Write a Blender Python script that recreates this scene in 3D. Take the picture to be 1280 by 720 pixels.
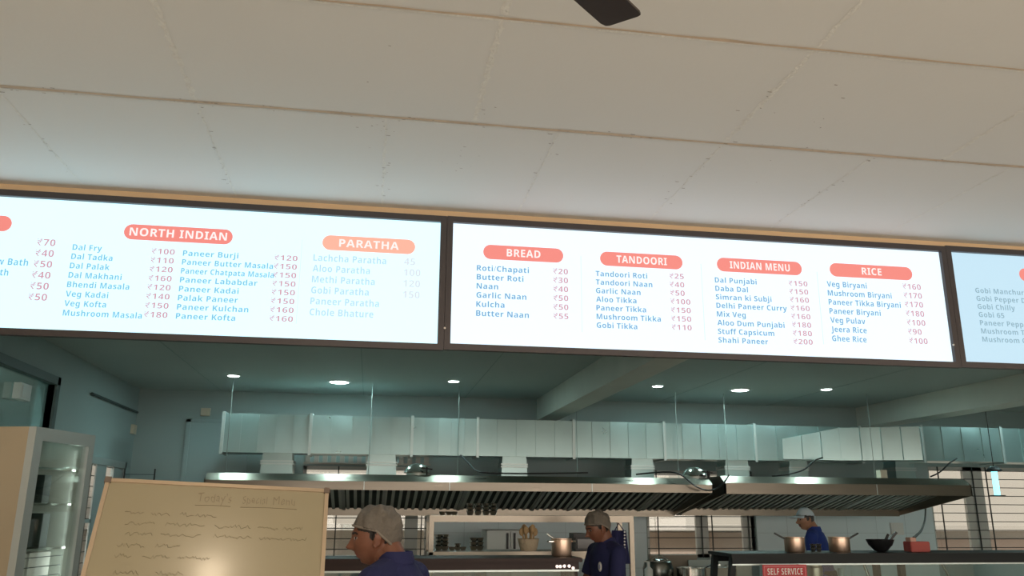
import bpy, bmesh, math, random
from mathutils import Vector, Matrix
random.seed(7)
S = bpy.context.scene
COL = S.collection
for o in list(bpy.data.objects): bpy.data.objects.remove(o)

# ------------------------------------------------------------------ camera
FPX, PITCH, YAW, ROLL, EYE = 1035.6, .260745, .163675, .005233, 1.6
_f0 = Vector((math.sin(YAW), math.cos(YAW), 0)); _r0 = Vector((math.cos(YAW), -math.sin(YAW), 0)); _u0 = Vector((0, 0, 1))
FW = _f0*math.cos(PITCH) + _u0*math.sin(PITCH); _u = -_f0*math.sin(PITCH) + _u0*math.cos(PITCH)
RT = _r0*math.cos(ROLL) + _u*math.sin(ROLL); UP = _u*math.cos(ROLL) - _r0*math.sin(ROLL)
cd = bpy.data.cameras.new('camera'); cam = bpy.data.objects.new('camera', cd); COL.objects.link(cam)
cd.sensor_width = 36; cd.lens = FPX*36/1280; cd.clip_end = 200; cd.clip_start = .05
M = Matrix((RT, UP, -FW)).transposed().to_4x4(); M.translation = (0, 0, EYE); cam.matrix_world = M
S.camera = cam
def P(px, py, d):            # the point of the place seen at a photo position, on the upright plane d metres ahead
    r = RT*((px-640)/FPX) - UP*((py-360)/FPX) + FW
    return r*(d/r.y) + Vector((0, 0, EYE))
def PX(px, py, x):
    r = RT*((px-640)/FPX) - UP*((py-360)/FPX) + FW
    return r*(x/r.x) + Vector((0, 0, EYE))
def PZ(px, py, z):
    r = RT*((px-640)/FPX) - UP*((py-360)/FPX) + FW
    return r*((z-EYE)/r.z) + Vector((0, 0, EYE))

# ------------------------------------------------------------------ world, lights, exposure
W = bpy.data.worlds.new('world'); S.world = W; W.use_nodes = True
W.node_tree.nodes['Background'].inputs[0].default_value = (1, .94, .88, 1)
W.node_tree.nodes['Background'].inputs[1].default_value = 1.5
S.view_settings.view_transform = 'Standard'; S.view_settings.look = 'None'
S.view_settings.exposure = 0; S.view_settings.gamma = 1; S.view_settings.use_curve_mapping = False
BOARD_GLOW = 1.0
DOWNLIGHT_W = 15.5
DINING_LAMP_W = 7.0
FAN_Z, CEIL = 2.88, 3.54
HALL_W = 310
l = bpy.data.lights.new('hall_fill_light', 'AREA'); l.shape = 'RECTANGLE'; l.size = 16; l.size_y = 2.3; l.energy = HALL_W; l.color = (1, .86, .72)
lo = bpy.data.objects.new('hall_fill_light', l); COL.objects.link(lo); lo.location = (5.3, -4.9, 1.95); lo.rotation_euler = (math.radians(90), 0, 0)   # fill added at the unseen rear windows to brighten the hall, shining forward

l = bpy.data.lights.new('sun', 'SUN'); l.energy = 4.6; l.color = (1, .92, .83); l.angle = .02
lo = bpy.data.objects.new('sun', l); COL.objects.link(lo); lo.rotation_euler = (math.radians(38), 0, math.radians(-18))

# ------------------------------------------------------------------ materials
MATS = {}
def mat(name, col, rough=.6, metal=0, emit=None, estr=1, bump=0, bscale=40, var=0, vscale=3, alpha=1, coat=0, spec=.5, stretch=None):
    if name in MATS: return MATS[name]
    m = bpy.data.materials.new(name); m.use_nodes = True; nt = m.node_tree; b = nt.nodes['Principled BSDF']
    b.inputs['Base Color'].default_value = (*col, 1); b.inputs['Roughness'].default_value = rough
    b.inputs['Metallic'].default_value = metal; b.inputs['Specular IOR Level'].default_value = spec
    if coat: b.inputs['Coat Weight'].default_value = coat; b.inputs['Coat Roughness'].default_value = .15
    if emit: b.inputs['Emission Color'].default_value = (*emit, 1); b.inputs['Emission Strength'].default_value = estr
    if alpha < 1: b.inputs['Alpha'].default_value = alpha
    tc = nt.nodes.new('ShaderNodeTexCoord')
    src = tc.outputs['Object']
    if stretch:
        mp = nt.nodes.new('ShaderNodeMapping'); mp.inputs['Scale'].default_value = stretch
        nt.links.new(src, mp.inputs[0]); src = mp.outputs[0]
    if var:
        n = nt.nodes.new('ShaderNodeTexNoise'); n.inputs['Scale'].default_value = vscale; n.inputs['Detail'].default_value = 5
        nt.links.new(src, n.inputs['Vector'])
        mx = nt.nodes.new('ShaderNodeMix'); mx.data_type = 'RGBA'
        mx.inputs['A'].default_value = (*[c*(1-var) for c in col], 1); mx.inputs['B'].default_value = (*[min(1, c*(1+var)) for c in col], 1)
        nt.links.new(n.outputs['Fac'], mx.inputs['Factor']); nt.links.new(mx.outputs['Result'], b.inputs['Base Color'])
        if metal:
            mr = nt.nodes.new('ShaderNodeMapRange'); mr.inputs['To Min'].default_value = rough*.75; mr.inputs['To Max'].default_value = rough*1.3
            nt.links.new(n.outputs['Fac'], mr.inputs['Value']); nt.links.new(mr.outputs[0], b.inputs['Roughness'])
    if bump:
        n2 = nt.nodes.new('ShaderNodeTexNoise'); n2.inputs['Scale'].default_value = bscale; n2.inputs['Detail'].default_value = 4
        nt.links.new(src, n2.inputs['Vector'])
        bp = nt.nodes.new('ShaderNodeBump'); bp.inputs['Strength'].default_value = bump; bp.inputs['Distance'].default_value = .01
        nt.links.new(n2.outputs['Fac'], bp.inputs['Height']); nt.links.new(bp.outputs[0], b.inputs['Normal'])
    MATS[name] = m; return m
def glass(name, tint=(.8, .9, .9), gloss=.12, rough=.02):
    if name in MATS: return MATS[name]
    m = bpy.data.materials.new(name); m.use_nodes = True; nt = m.node_tree; nt.nodes.clear()
    o = nt.nodes.new('ShaderNodeOutputMaterial'); mx = nt.nodes.new('ShaderNodeMixShader')
    t = nt.nodes.new('ShaderNodeBsdfTransparent'); t.inputs[0].default_value = (*tint, 1)
    g = nt.nodes.new('ShaderNodeBsdfGlossy'); g.inputs['Roughness'].default_value = rough
    lw = nt.nodes.new('ShaderNodeLayerWeight'); lw.inputs[0].default_value = .25
    mr = nt.nodes.new('ShaderNodeMapRange'); mr.inputs['To Min'].default_value = gloss; mr.inputs['To Max'].default_value = .7 if gloss > .05 else .25
    nt.links.new(lw.outputs['Fresnel'], mr.inputs['Value']); nt.links.new(mr.outputs[0], mx.inputs[0])
    nt.links.new(t.outputs[0], mx.inputs[1]); nt.links.new(g.outputs[0], mx.inputs[2]); nt.links.new(mx.outputs[0], o.inputs[0])
    MATS[name] = m; return m

CEILW = mat('ceiling paint', (.86, .85, .81), .75, var=.03, vscale=.7, bump=.08, bscale=25)
SEAM = mat('seam filler', (.72, .57, .42), .8, var=.3, vscale=9)
SEAMW = mat('seam plaster', (.93, .89, .82), .8, var=.15, vscale=30, bump=.8, bscale=60)
SPECK = mat('ceiling scuff', (.38, .32, .27), .9)
KCEIL = mat('kitchen ceiling paint', (.42, .47, .45), .6, var=.05, vscale=1)
KWALL = mat('kitchen wall paint', (.34, .42, .42), .6, var=.04, vscale=1.2, bump=.05, bscale=30)
DWALL = mat('hall wall paint', (.75, .66, .55), .8, var=.03, vscale=1)
TAN = mat('tan fascia paint', (.80, .58, .35), .7, var=.08, vscale=4)
FLOORM = mat('floor tile', (.60, .56, .50), .35, var=.08, vscale=2)
FRAME = mat('sign frame', (.065, .055, .055), .4, metal=.3)
GALV = mat('galvanised steel', (.39, .52, .52), .30, metal=.85, var=.10, vscale=3)
GALVE = mat('galvanised flange', (.55, .62, .61), .4, metal=.85)
STEEL = mat('brushed steel', (.225, .20, .165), .30, metal=1, var=.12, vscale=5, stretch=(.3, 1, 6))
STEELD = mat('filter steel', (.58, .60, .55), .45, metal=.8, var=.2, vscale=4)
DARKIN = mat('hood interior', (.05, .06, .055), .7)
SHINY = mat('polished steel', (.78, .75, .71), .16, metal=1)
BLACK = mat('black metal', (.014, .018, .019), .5, spec=.25)
BLACKP = mat('black plastic', (.012, .013, .015), .45)
BROWN = mat('dark brown laminate', (.034, .020, .018), .5, spec=.25)
WHITEP = mat('white plastic', (.78, .80, .78), .4)
GLASS = glass('clear glass'); GLASSW = glass('window glass', (.92, .94, .93), .04, .02); GLASST = glass('teal partition glass', (.55, .75, .75), .3, .08)
CREAM = mat('cream panel', (.42, .35, .24), .5, var=.04, vscale=2)
ALU = mat('grey aluminium', (.50, .56, .56), .4, metal=.5)
WFRAME = mat('window frame', (.66, .66, .62), .5)
BARS = mat('window bar', (.03, .035, .035), .5)
CABLE = mat('black cable', (.012, .012, .012), .5)
NAVY = mat('navy cloth', (.010, .0125, .066), .85, bump=.25, bscale=90, var=.12, vscale=6)
NAVY2 = mat('royal blue cloth', (.018, .045, .25), .85, bump=.25, bscale=90, var=.12, vscale=6)
TROUS = mat('dark trousers', (.02, .02, .025), .9)
SKIN = mat('brown skin', (.17, .068, .038), .5, var=.12, vscale=25, bump=.1, bscale=120)
SKIN3 = mat('light brown skin', (.36, .19, .115), .5, var=.12, vscale=25)
LIP = mat('lip', (.20, .06, .045), .5)
EYEW = mat('eye white', (.34, .29, .26), .3)
EYEB = mat('eye iris', (.02, .012, .01), .2)
HAIR = mat('black hair', (.012, .010, .009), .6, bump=.6, bscale=150)
HAIRG = mat('greying hair', (.06, .06, .06), .6, bump=.6, bscale=150)
NET = mat('hairnet mesh', (.155, .137, .113), .8, bump=.9, bscale=70, var=.2, vscale=22, alpha=.86)
CAPM = mat('pale cap cloth', (.50, .60, .66), .8)
SHOE = mat('shoe', (.015, .015, .015), .5)
WB = mat('whiteboard enamel', (.33, .285, .18), .28, var=.03, vscale=3, coat=.3)
WBF = mat('whiteboard frame', (.50, .39, .27), .35, metal=.4)
INK = mat('faded marker', (.25, .20, .125), .6)
INK2 = mat('faded green marker', (.265, .23, .14), .6)
RED = mat('sign red', (.50, .025, .035), .4); REDB = mat('red box', (.42, .07, .055), .5)
OFFW = mat('sign white', (.80, .76, .72), .5)
BEIGE = mat('beige plastic', (.62, .54, .42), .5)
WOOD = mat('straw basket', (.45, .30, .15), .7, var=.3, vscale=30)
FACADE = mat('outside wall', (.40, .37, .335), .9, var=.03, vscale=.6)
FACADE2 = mat('outside band', (.36, .28, .235), .9, var=.08, vscale=2)
EARTH = mat('outside ground', (.45, .40, .34), .9)
FANM = mat('fan blade', (.05, .036, .032), .35)
LAMP = mat('downlight diffuser', (.9, .95, .95), .5, emit=(.86, 1, .97), estr=14)
LAMPW = mat('warm lamp diffuser', (.9, .85, .75), .5, emit=(1, .80, .55), estr=16)
UVT = mat('insect lamp tube', (.3, .8, .9), .5, emit=(.25, .9, 1), estr=2.2)
LED = mat('indicator light', (.9, .8, .75), .5, emit=(1, .85, .78), estr=1.0)

# ------------------------------------------------------------------ mesh helpers
class MB:
    def __init__(s): s.v = []; s.f = []; s.m = []; s.mi = 0
    def add(s, vs, fs):
        n = len(s.v); s.v += [Vector(v) for v in vs]
        for f in fs: s.f.append([i+n for i in f]); s.m.append(s.mi)
        return s
    def box(s, a, b):
        x0, x1 = sorted((a[0], b[0])); y0, y1 = sorted((a[1], b[1])); z0, z1 = sorted((a[2], b[2]))
        return s.hexa([(x0, y0, z0), (x1, y0, z0), (x1, y1, z0), (x0, y1, z0), (x0, y0, z1), (x1, y0, z1), (x1, y1, z1), (x0, y1, z1)])
    def hexa(s, c): return s.add(c, [(0, 3, 2, 1), (4, 5, 6, 7), (0, 1, 5, 4), (1, 2, 6, 5), (2, 3, 7, 6), (3, 0, 4, 7)])
    def cbox(s, c, sz):
        c = Vector(c); h = Vector(sz)/2; return s.box(c-h, c+h)
    def prism(s, poly, ext):     # closed polygon (3D points) extruded by a vector
        n = len(poly); e = Vector(ext); a = [Vector(p) for p in poly]
        return s.add(a+[p+e for p in a], [tuple(range(n))[::-1], tuple(range(n, 2*n))]+[(i, (i+1) % n, n+(i+1) % n, n+i) for i in range(n)])
    def bar(s, a, b, w, h, upv=(0, 0, 1)):
        a = Vector(a); b = Vector(b); d = (b-a).normalized(); u = Vector(upv)
        if abs(d.dot(u)) > .95: u = Vector((0, 1, 0))
        r = d.cross(u).normalized(); u = r.cross(d)
        c = []
        for p in (a, b):
            c += [p-r*w/2-u*h/2, p+r*w/2-u*h/2, p+r*w/2+u*h/2, p-r*w/2+u*h/2]
        return s.add(c, [(0, 3, 2, 1), (4, 5, 6, 7), (0, 1, 5, 4), (1, 2, 6, 5), (2, 3, 7, 6), (3, 0, 4, 7)])
    def tube(s, pts, r, n=8, r1=None):
        pts = [Vector(p) for p in pts]; k = len(pts); vs = []; fs = []; prev = None
        for i, p in enumerate(pts):
            d = (pts[min(i+1, k-1)]-pts[max(i-1, 0)]).normalized()
            u = prev if prev else (Vector((0, 0, 1)) if abs(d.z) < .9 else Vector((1, 0, 0)))
            x = d.cross(u).normalized(); y = x.cross(d).normalized(); prev = y
            rr = r if r1 is None else r+(r1-r)*i/(k-1)
            for j in range(n):
                t = 2*math.pi*j/n; vs.append(p+x*rr*math.cos(t)+y*rr*math.sin(t))
        for i in range(k-1):
            for j in range(n): fs.append((i*n+j, i*n+(j+1) % n, (i+1)*n+(j+1) % n, (i+1)*n+j))
        fs += [tuple(range(n))[::-1], tuple(range((k-1)*n, k*n))]
        return s.add(vs, fs)
    def lathe(s, prof, c=(0, 0, 0), n=24, mtx=None):
        c = Vector(c); vs = []; fs = []; k = len(prof)
        for r, z in prof:
            for j in range(n):
                t = 2*math.pi*j/n; p = Vector((max(r, 1e-4)*math.cos(t), max(r, 1e-4)*math.sin(t), z))
                vs.append((mtx @ p if mtx else p)+c)
        for i in range(k-1):
            for j in range(n): fs.append((i*n+j, i*n+(j+1) % n, (i+1)*n+(j+1) % n, (i+1)*n+j))
        if prof[0][0] > 1e-3: fs.append(tuple(range(n))[::-1])
        if prof[-1][0] > 1e-3: fs.append(tuple(range((k-1)*n, k*n)))
        return s.add(vs, fs)
    def ell(s, c, r, nu=20, nv=12, mtx=None):
        prof = [(math.sin(math.pi*i/nv), -math.cos(math.pi*i/nv)) for i in range(nv+1)]
        m = Matrix.Diagonal(Vector(r)).to_3x3(); m = (mtx.to_3x3() @ m) if mtx else m
        return s.lathe(prof, c, nu, m)
    def rings(s, rings, n=28):       # rings: (centre, rx, ry) stacked, lying flat
        vs = []; fs = []; k = len(rings)
        for c, rx, ry in rings:
            for j in range(n):
                t = 2*math.pi*j/n; vs.append(Vector(c)+Vector((rx*math.cos(t), ry*math.sin(t), 0)))
        for i in range(k-1):
            for j in range(n): fs.append((i*n+j, i*n+(j+1) % n, (i+1)*n+(j+1) % n, (i+1)*n+j))
        fs += [tuple(range(n))[::-1], tuple(range((k-1)*n, k*n))]
        return s.add(vs, fs)
    def cap(s, a, ra, b, rb, n=14):  # tapered capsule
        a = Vector(a); b = Vector(b); d = b-a; L = d.length
        q = Vector((0, 0, 1)).rotation_difference(d).to_matrix()
        prof = [(ra*math.sin(t), -ra*math.cos(t)) for t in [math.pi/2*i/5 for i in range(6)]]
        prof += [(rb*math.cos(t), L+rb*math.sin(t)) for t in [math.pi/2*i/5 for i in range(6)]]
        return s.lathe(prof, a, n, q)
    def cone(s, a, ra, b, rb, n=20):
        a = Vector(a); b = Vector(b); d = b-a; q = Vector((0, 0, 1)).rotation_difference(d).to_matrix()
        return s.lathe([(ra, 0), (rb, d.length)], a, n, q)
    def build(s, name, mats, parent=None, smooth=False, loc=None, bevel=0, angle=35):
        me = bpy.data.meshes.new(name); off = Vector(loc) if loc is not None else (world_of(parent) if parent else Vector((0, 0, 0)))
        me.from_pydata([v-off for v in s.v], [], s.f)
        for m in (mats if isinstance(mats, (list, tuple)) else [mats]): me.materials.append(m)
        for p, i in zip(me.polygons, s.m): p.material_index = i
        bm = bmesh.new(); bm.from_mesh(me); bmesh.ops.recalc_face_normals(bm, faces=bm.faces)
        if bevel: bmesh.ops.bevel(bm, geom=bm.edges[:], offset=bevel, segments=2, affect='EDGES', clamp_overlap=True)
        bm.to_mesh(me); bm.free()
        if smooth: me.shade_smooth(); me.set_sharp_from_angle(angle=math.radians(angle))
        o = bpy.data.objects.new(name, me); COL.objects.link(o)
        if loc is not None and not parent: o.location = loc
        if parent: o.parent = parent
        return o
def world_of(o):
    v = Vector((0, 0, 0))
    while o: v = v+Vector(o.location); o = o.parent
    return v
def tag(o, label, cat, group=None, kind=None):
    o['label'] = label; o['category'] = cat
    if group: o['group'] = group
    if kind: o['kind'] = kind
    return o
def thing(name, label, cat, loc=(0, 0, 0), group=None):
    o = bpy.data.objects.new(name, None); COL.objects.link(o); o.location = loc; o.empty_display_size = .05
    return tag(o, label, cat, group)
def struct(name, mb, mats, label=None, cat=None, parent=None, **k):
    o = mb.build(name, mats, parent, **k)
    if not parent:
        o['kind'] = 'structure'
        if label: tag(o, label, cat)
    return o
def dup(root, loc, label, rz=0):
    r = root.copy(); COL.objects.link(r); r.location = loc; r.rotation_euler = (0, 0, rz); r['label'] = label
    for ch in list(root.children):
        c = ch.copy(); COL.objects.link(c); c.parent = r
        for g in list(ch.children):
            d = g.copy(); COL.objects.link(d); d.parent = c
    return r
def bez(pts, n=14):              # smooth path through points
    pts = [Vector(p) for p in pts]; out = []
    for i in range(len(pts)-1):
        p0 = pts[max(i-1, 0)]; p1 = pts[i]; p2 = pts[i+1]; p3 = pts[min(i+2, len(pts)-1)]
        for k in range(n):
            t = k/n
            out.append(.5*((2*p1)+(p2-p0)*t+(2*p0-5*p1+4*p2-p3)*t*t+(3*p1-p0-3*p2+p3)*t**3))
    out.append(pts[-1]); return out

# ------------------------------------------------------------------ the room
XL, XR, YB, YR = -3.94, 14.5, 14.9, -5.0
struct('floor', MB().box((XL, YR, -.1), (XR, YB, 0)), FLOORM, 'pale tiled floor of the hall and kitchen', 'floor')
# hall ceiling: painted boards with filled seams, proud by a millimetre or two
c = MB(); c.box((XL, YR, CEIL), (XR, 5.32, CEIL+.1))
def strip(a, b, w, mi, jit=.25, n=26, z=CEIL-.0015):
    z = CEIL-(.001 if a[0] == b[0] else .0016 if mi == 1 else .0022); a = Vector((*a, z)); b = Vector((*b, z)); d = (b-a).normalized(); r = Vector((-d.y, d.x, 0)); vs = []; c.mi = mi
    for i in range(n+1):
        p = a+(b-a)*i/n; ww = w*(1+random.uniform(-jit, jit)); o = random.uniform(-jit, jit)*w*.5
        vs += [p+r*(ww/2+o), p-r*(ww/2-o)]
    c.add(vs, [(2*i, 2*i+1, 2*i+3, 2*i+2) for i in range(n)]); c.mi = 0
YA, YBS = 3.93, 2.955
strip((XL, YA), (XR, YA), .022, 1, .3, 90); strip((XL, YA+.022), (XR, YA+.022), .012, 2, .5, 90)
strip((XL, YBS), (XR, YBS), .016, 1, .4, 90); strip((XL, YBS+.016), (XR, YBS+.016), .012, 2, .5, 90)
for x in (-2.75, -1.86, -.94, -.01, .90, 1.82, 2.72, 3.6, 4.6):
    strip((x, YA+.03), (x, 5.24), .012, 2, .7, 40)
for x in (-2.3, -.94, .445, 1.82, 3.13, 4.4):
    strip((x, YBS), (x, YA), .026, 2, .5, 40)
for x in (-1.3, .445, 1.82, 3.2): strip((x, 1.6), (x, YBS), .024, 2, .5, 40)
c.mi = 3
for i in range(190):
    k = random.random()
    if k < .4: x = random.choice((-1.86, -.94, -.01, .90, 1.82, 2.72))+random.gauss(0, .02); y = random.uniform(YA, 5.1)
    elif k < .75: x = random.uniform(-2.5, 4); y = random.choice((YA, YA, YA))+random.gauss(0, .022)
    else: x = random.choice((-.05, .45, 1.8, 1.82, 2.2))+random.gauss(0, .06); y = random.uniform(3.2, 4.9)
    s_ = random.uniform(.0025, .007); e = random.uniform(.4, 2.5)
    c.add([(x-s_*e, y-s_*.5, CEIL-.003), (x+s_*e, y-s_*.3, CEIL-.003), (x+s_*.6*e, y+s_*.6, CEIL-.003), (x-s_*.7*e, y+s_*.4, CEIL-.003)], [(0, 1, 2, 3)])
struct('ceiling', c, [CEILW, SEAM, SEAMW, SPECK], 'off-white hall ceiling of square boards with filled seams', 'ceiling')
k = MB().box((XL, 5.32, CEIL), (XR, YB, CEIL+.1))
k.mi = 1
for yy in (7.2, 8.4, 9.6): k.box((XL, yy, CEIL-.003), (XR, yy+.012, CEIL+.01))
for xx in (-2.6, -.2, 1.6, 5.2, 7.4): k.box((xx, 5.5, CEIL-.003), (xx+.012, YB, CEIL+.01))
struct('ceiling', k, [KCEIL, mat('kitchen ceiling seam', (.30, .36, .35), .7)], 'dim grey-green kitchen ceiling behind the lit boards', 'ceiling')
struct('trim_1', MB().box((XL, 5.27, 2.66), (XR, 5.45, CEIL)), TAN, 'tan fascia strip between the hall ceiling and the lit menu boards', 'fascia')
struct('beam', MB().box((2.93, 5.45, 3.16), (3.30, YB, CEIL)), mat('beam paint', (.68, .68, .62), .6, var=.1, vscale=2), 'grey ceiling beam running back over the middle of the duct', 'beam')
struct('beam', MB().box((9.26, 5.45, 3.16), (9.75, YB, CEIL)), MATS['beam paint'], 'grey ceiling beam at the right end of the kitchen', 'beam')
# back wall with window openings
def wall_openings(axis, pos, t, a0, a1, z0, z1, holes):
    m = MB(); xs = sorted({a0, a1, *[h[0] for h in holes], *[h[1] for h in holes]}); zs = sorted({z0, z1, *[h[2] for h in holes], *[h[3] for h in holes]})
    for i in range(len(xs)-1):
        for j in range(len(zs)-1):
            cx = (xs[i]+xs[i+1])/2; cz = (zs[j]+zs[j+1])/2
            if any(h[0] < cx < h[1] and h[2] < cz < h[3] for h in holes): continue
            if axis == 'x': m.box((xs[i], pos, zs[j]), (xs[i+1], pos+t, zs[j+1]))
            else: m.box((pos, xs[i], zs[j]), (pos+t, xs[i+1], zs[j+1]))
    return m
WIN = [(-1.15, 1.02, .77, 2.30), (4.95, 7.02, .77, 2.30), (10.66, 13.0, .80, 2.44)]
struct('wall_back', wall_openings('x', YB, .25, XL-.2, XR+.2, -.1, CEIL+.1, WIN), KWALL, 'grey-green back wall of the kitchen', 'wall')
LW = [(7.4, 11.10, 1.6, 3.13), (12.55, 14.55, .55, 2.25)]
struct('wall_left', wall_openings('y', XL-.2, .2, 5.32, YB, -.1, CEIL+.1, LW), KWALL, 'grey-green left wall of the kitchen', 'wall')
struct('wall_left', MB().box((XL-.2, YR, -.1), (XL, 5.32, CEIL+.1)), DWALL, 'cream left wall of the dining hall', 'wall')
struct('wall_right', MB().box((XR, YR, -.1), (XR+.2, YB, CEIL+.1)), KWALL, 'right wall of the hall and kitchen', 'wall')
struct('wall_rear', wall_openings('x', YR-.2, .2, XL-.2, XR+.2, -.1, CEIL+.1, [(XL+.6, XR-.6, .75, 3.2)]), DWALL, 'rear wall of the dining hall with wide windows', 'wall')

# windows in the back wall: frame, panes, bars
def window(n, x0, x1, z0, z1, posts, rows, cols, label):
    f = MB(); y = YB+.06; w = .06
    f.box((x0, y, z0), (x0+w, y+.06, z1)); f.box((x1-w, y, z0), (x1, y+.06, z1)); f.box((x0, y, z0), (x1, y+.06, z0+w)); f.box((x0, y, z1-w), (x1, y+.06, z1))
    for a, b in posts: f.box((a, y, z0), (b, y+.07, z1))
    r = struct(f'window_{n}', f, WFRAME, label, 'window')
    struct('pane', MB().box((x0, y+.03, z0), (x1, y+.036, z1)), GLASSW, parent=r)
    g = MB()
    for z in rows: g.box((x0, YB+.02, z-.007), (x1, YB+.034, z+.007))
    for x in cols: g.box((x-.009, YB+.01, z0), (x+.009, YB+.028, z1))
    struct('bars', g, BARS, parent=r)
    return r
window(1, *WIN[0], [(.62, .84)], [.93+.17*i for i in range(8)], [-.55, .36, .9], 'white-framed barred window behind the man nearest the whiteboard')
window(2, *WIN[1], [(5.90, 6.13), (6.80, 7.02)], [.93+.185*i for i in range(8)], [5.16, 5.99, 6.19, 6.90], 'white-framed barred window between the steel rack and the right pass counter')
window(3, *WIN[2], [(11.45, 11.86)], [.93+.16*i for i in range(10)], [10.88, 11.62, 11.92, 12.85], 'tall barred window at the right beyond the end of the hood')
# brick ventilator strip above window 1
v = MB(); v.box((-1.15, YB-.05, 2.33), (1.02, YB, 2.36)); v.box((-1.15, YB-.05, 2.50), (1.02, YB, 2.53))
for i in range(15): v.box((-1.12+i*.145, YB-.05, 2.36), (-1.04+i*.145, YB, 2.50))
struct('trim_2', v, mat('vent blocks', (.52, .45, .40), .8), 'row of ventilator blocks above the window left of the hood', 'ventilator')
LIT_TILE = mat('painted light wall tile', (.74, .86, .90), .3, var=.03, vscale=2); LIT_GROUT = mat('painted light tile joint', (.56, .66, .69), .7)  # added pale tiles: light on the lower wall put into colour
k = 3
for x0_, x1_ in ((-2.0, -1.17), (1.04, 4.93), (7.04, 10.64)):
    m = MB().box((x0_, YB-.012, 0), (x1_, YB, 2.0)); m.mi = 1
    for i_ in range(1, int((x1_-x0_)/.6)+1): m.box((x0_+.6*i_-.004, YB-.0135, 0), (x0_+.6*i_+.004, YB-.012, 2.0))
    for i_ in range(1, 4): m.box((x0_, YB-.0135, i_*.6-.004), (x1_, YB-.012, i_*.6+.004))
    struct('trim_%d' % k, m, [LIT_TILE, LIT_GROUT], 'added pale blue-grey tile sheet painting light on the lower back wall, ' + ('left of the first window', 'between the left and middle windows', 'between the middle and right windows')[k-3], 'tiling'); k += 1
# door in the back wall
d = struct('door_1', MB().box((-3.05, YB-.03, 0), (-2.16, YB, 3.0)).box((-3.12, YB-.05, 0), (-3.05, YB, 3.05)).box((-2.16, YB-.05, 0), (-2.09, YB, 3.05)).box((-3.12, YB-.05, 3.0), (-2.09, YB, 3.05)), mat('door paint', (.36, .45, .46), .5), 'tall grey door in the back wall left of the duct', 'door')
struct('handle', MB().cbox((-2.28, YB-.07, 1.05), (.03, .06, .16)), ALU, parent=d)
# left wall glazed opening
f = MB(); x = XL
f.box((x-.08, 7.4, 3.07), (x+.03, 11.2, 3.17)); f.box((x-.08, 11.10, 1.5), (x+.03, 11.20, 3.17)); f.box((x-.08, 7.4, 1.55), (x+.03, 11.2, 1.63)); f.box((x-.08, 7.33, 1.55), (x+.03, 7.42, 3.17))
r = struct('window_4', f, mat('dark frame', (.09, .12, .12), .5), 'dark-framed teal glass panel high on the left wall', 'window')
struct('pane', MB().box((x-.05, 7.4, 1.6), (x-.04, 11.12, 3.1)), GLASST, parent=r)
# left wall grilled window
f = MB()
f.box((x-.1, 12.5, 2.2), (x+.02, 14.6, 2.3)); f.box((x-.1, 12.5, .5), (x+.02, 14.6, .58)); f.box((x-.03, 12.5, .5), (x+.02, 12.58, 2.3)); f.box((x-.03, 14.52, .5), (x+.02, 14.6, 2.3))
f.box((x-.02, 13.16, .5), (x+.0, 13.62, 2.3)); f.box((x-.03, 12.5, 1.38), (x+.0, 13.2, 1.43)); f.box((x-.02, 14.0, .5), (x+.0, 14.52, 2.3))
r = struct('window_5', f, ALU, 'narrow grey-framed window with a grille on the left wall by the glass cooler', 'window')
struct('pane', MB().box((x-.012, 12.58, .58), (x-.008, 13.16, 2.2)).box((x-.012, 13.62, .58), (x-.008, 14.0, 2.2)), GLASSW, parent=r)
g = MB()
for i in range(11): g.box((x-.03, 12.6, .68+i*.15), (x-.02, 14.5, .69+i*.15))
g.box((x-.03, 13.0, .58), (x-.02, 13.015, 2.2))
struct('bars', g, BARS, parent=r)
g = MB()   # grille leaf standing open into the room
for i in range(12): g.box((x+.02, 14.48, .62+i*.135), (x+.50, 14.49, .628+i*.135))
for q in (x+.02, x+.48): g.box((q, 14.475, .58), (q+.02, 14.495, 2.2))
struct('grille', g, BARS, parent=r)
# outside
o = MB(); o.box((-8, 19, -1), (20, 19.4, 1.15)); o.box((-8, 18.6, 1.15), (20, 19.4, 1.28)); o.box((-8, 19, 1.28), (20, 19.4, 9))
o.mi = 1; o.box((3, 18.95, .2), (9, 19, 1.1)); o.box((12, 18.95, -.2), (16, 19, .95)); o.mi = 0
nb = tag(o.build('neighbour_building', [FACADE, FACADE2]), 'pale neighbouring building seen through the back windows', 'building')
nb['kind'] = 'structure'
o = MB().box((-7.4, 10, -1), (-7, 18.5, 7)); nb = tag(o.build('boundary_wall', FACADE), 'pale outside wall seen through the left window', 'wall'); nb['kind'] = 'structure'
gr = struct('ground', MB().box((-30, -30, -.3), (40, 40, -.12)), EARTH, 'bare ground outside', 'ground')

# ------------------------------------------------------------------ lit menu boards
YM = 5.25
def text_mesh(mb, body, x, z, cap, maxw=None, align='L', bold=.012, space=1.06):
    c = bpy.data.curves.new('lettering', 'FONT'); c.body = sans(body, 1) if bold > 0 else body; c.offset = bold if abs(bold) > 1e-4 else 0; c.space_character = space; c.resolution_u = 3
    o = bpy.data.objects.new('lettering', c); COL.objects.link(o)
    dg = bpy.context.evaluated_depsgraph_get(); ev = o.evaluated_get(dg); me = ev.to_mesh()
    vs = [v.co.copy() for v in me.vertices]; fs = [tuple(p.vertices) for p in me.polygons]; ev.to_mesh_clear()
    bpy.data.objects.remove(o); bpy.data.curves.remove(c)
    x0 = min(v.x for v in vs); x1 = max(v.x for v in vs); k = cap/.70; kx = k
    if maxw: kx = min(maxw/(x1-x0), k*1.35) if align != 'fit' else maxw/(x1-x0)
    wd = (x1-x0)*kx
    sh = {'L': 0, 'fit': 0, 'R': -wd, 'C': -wd/2}[align]
    return vs, fs, x0, kx, k, sh
SANS = {}
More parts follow.
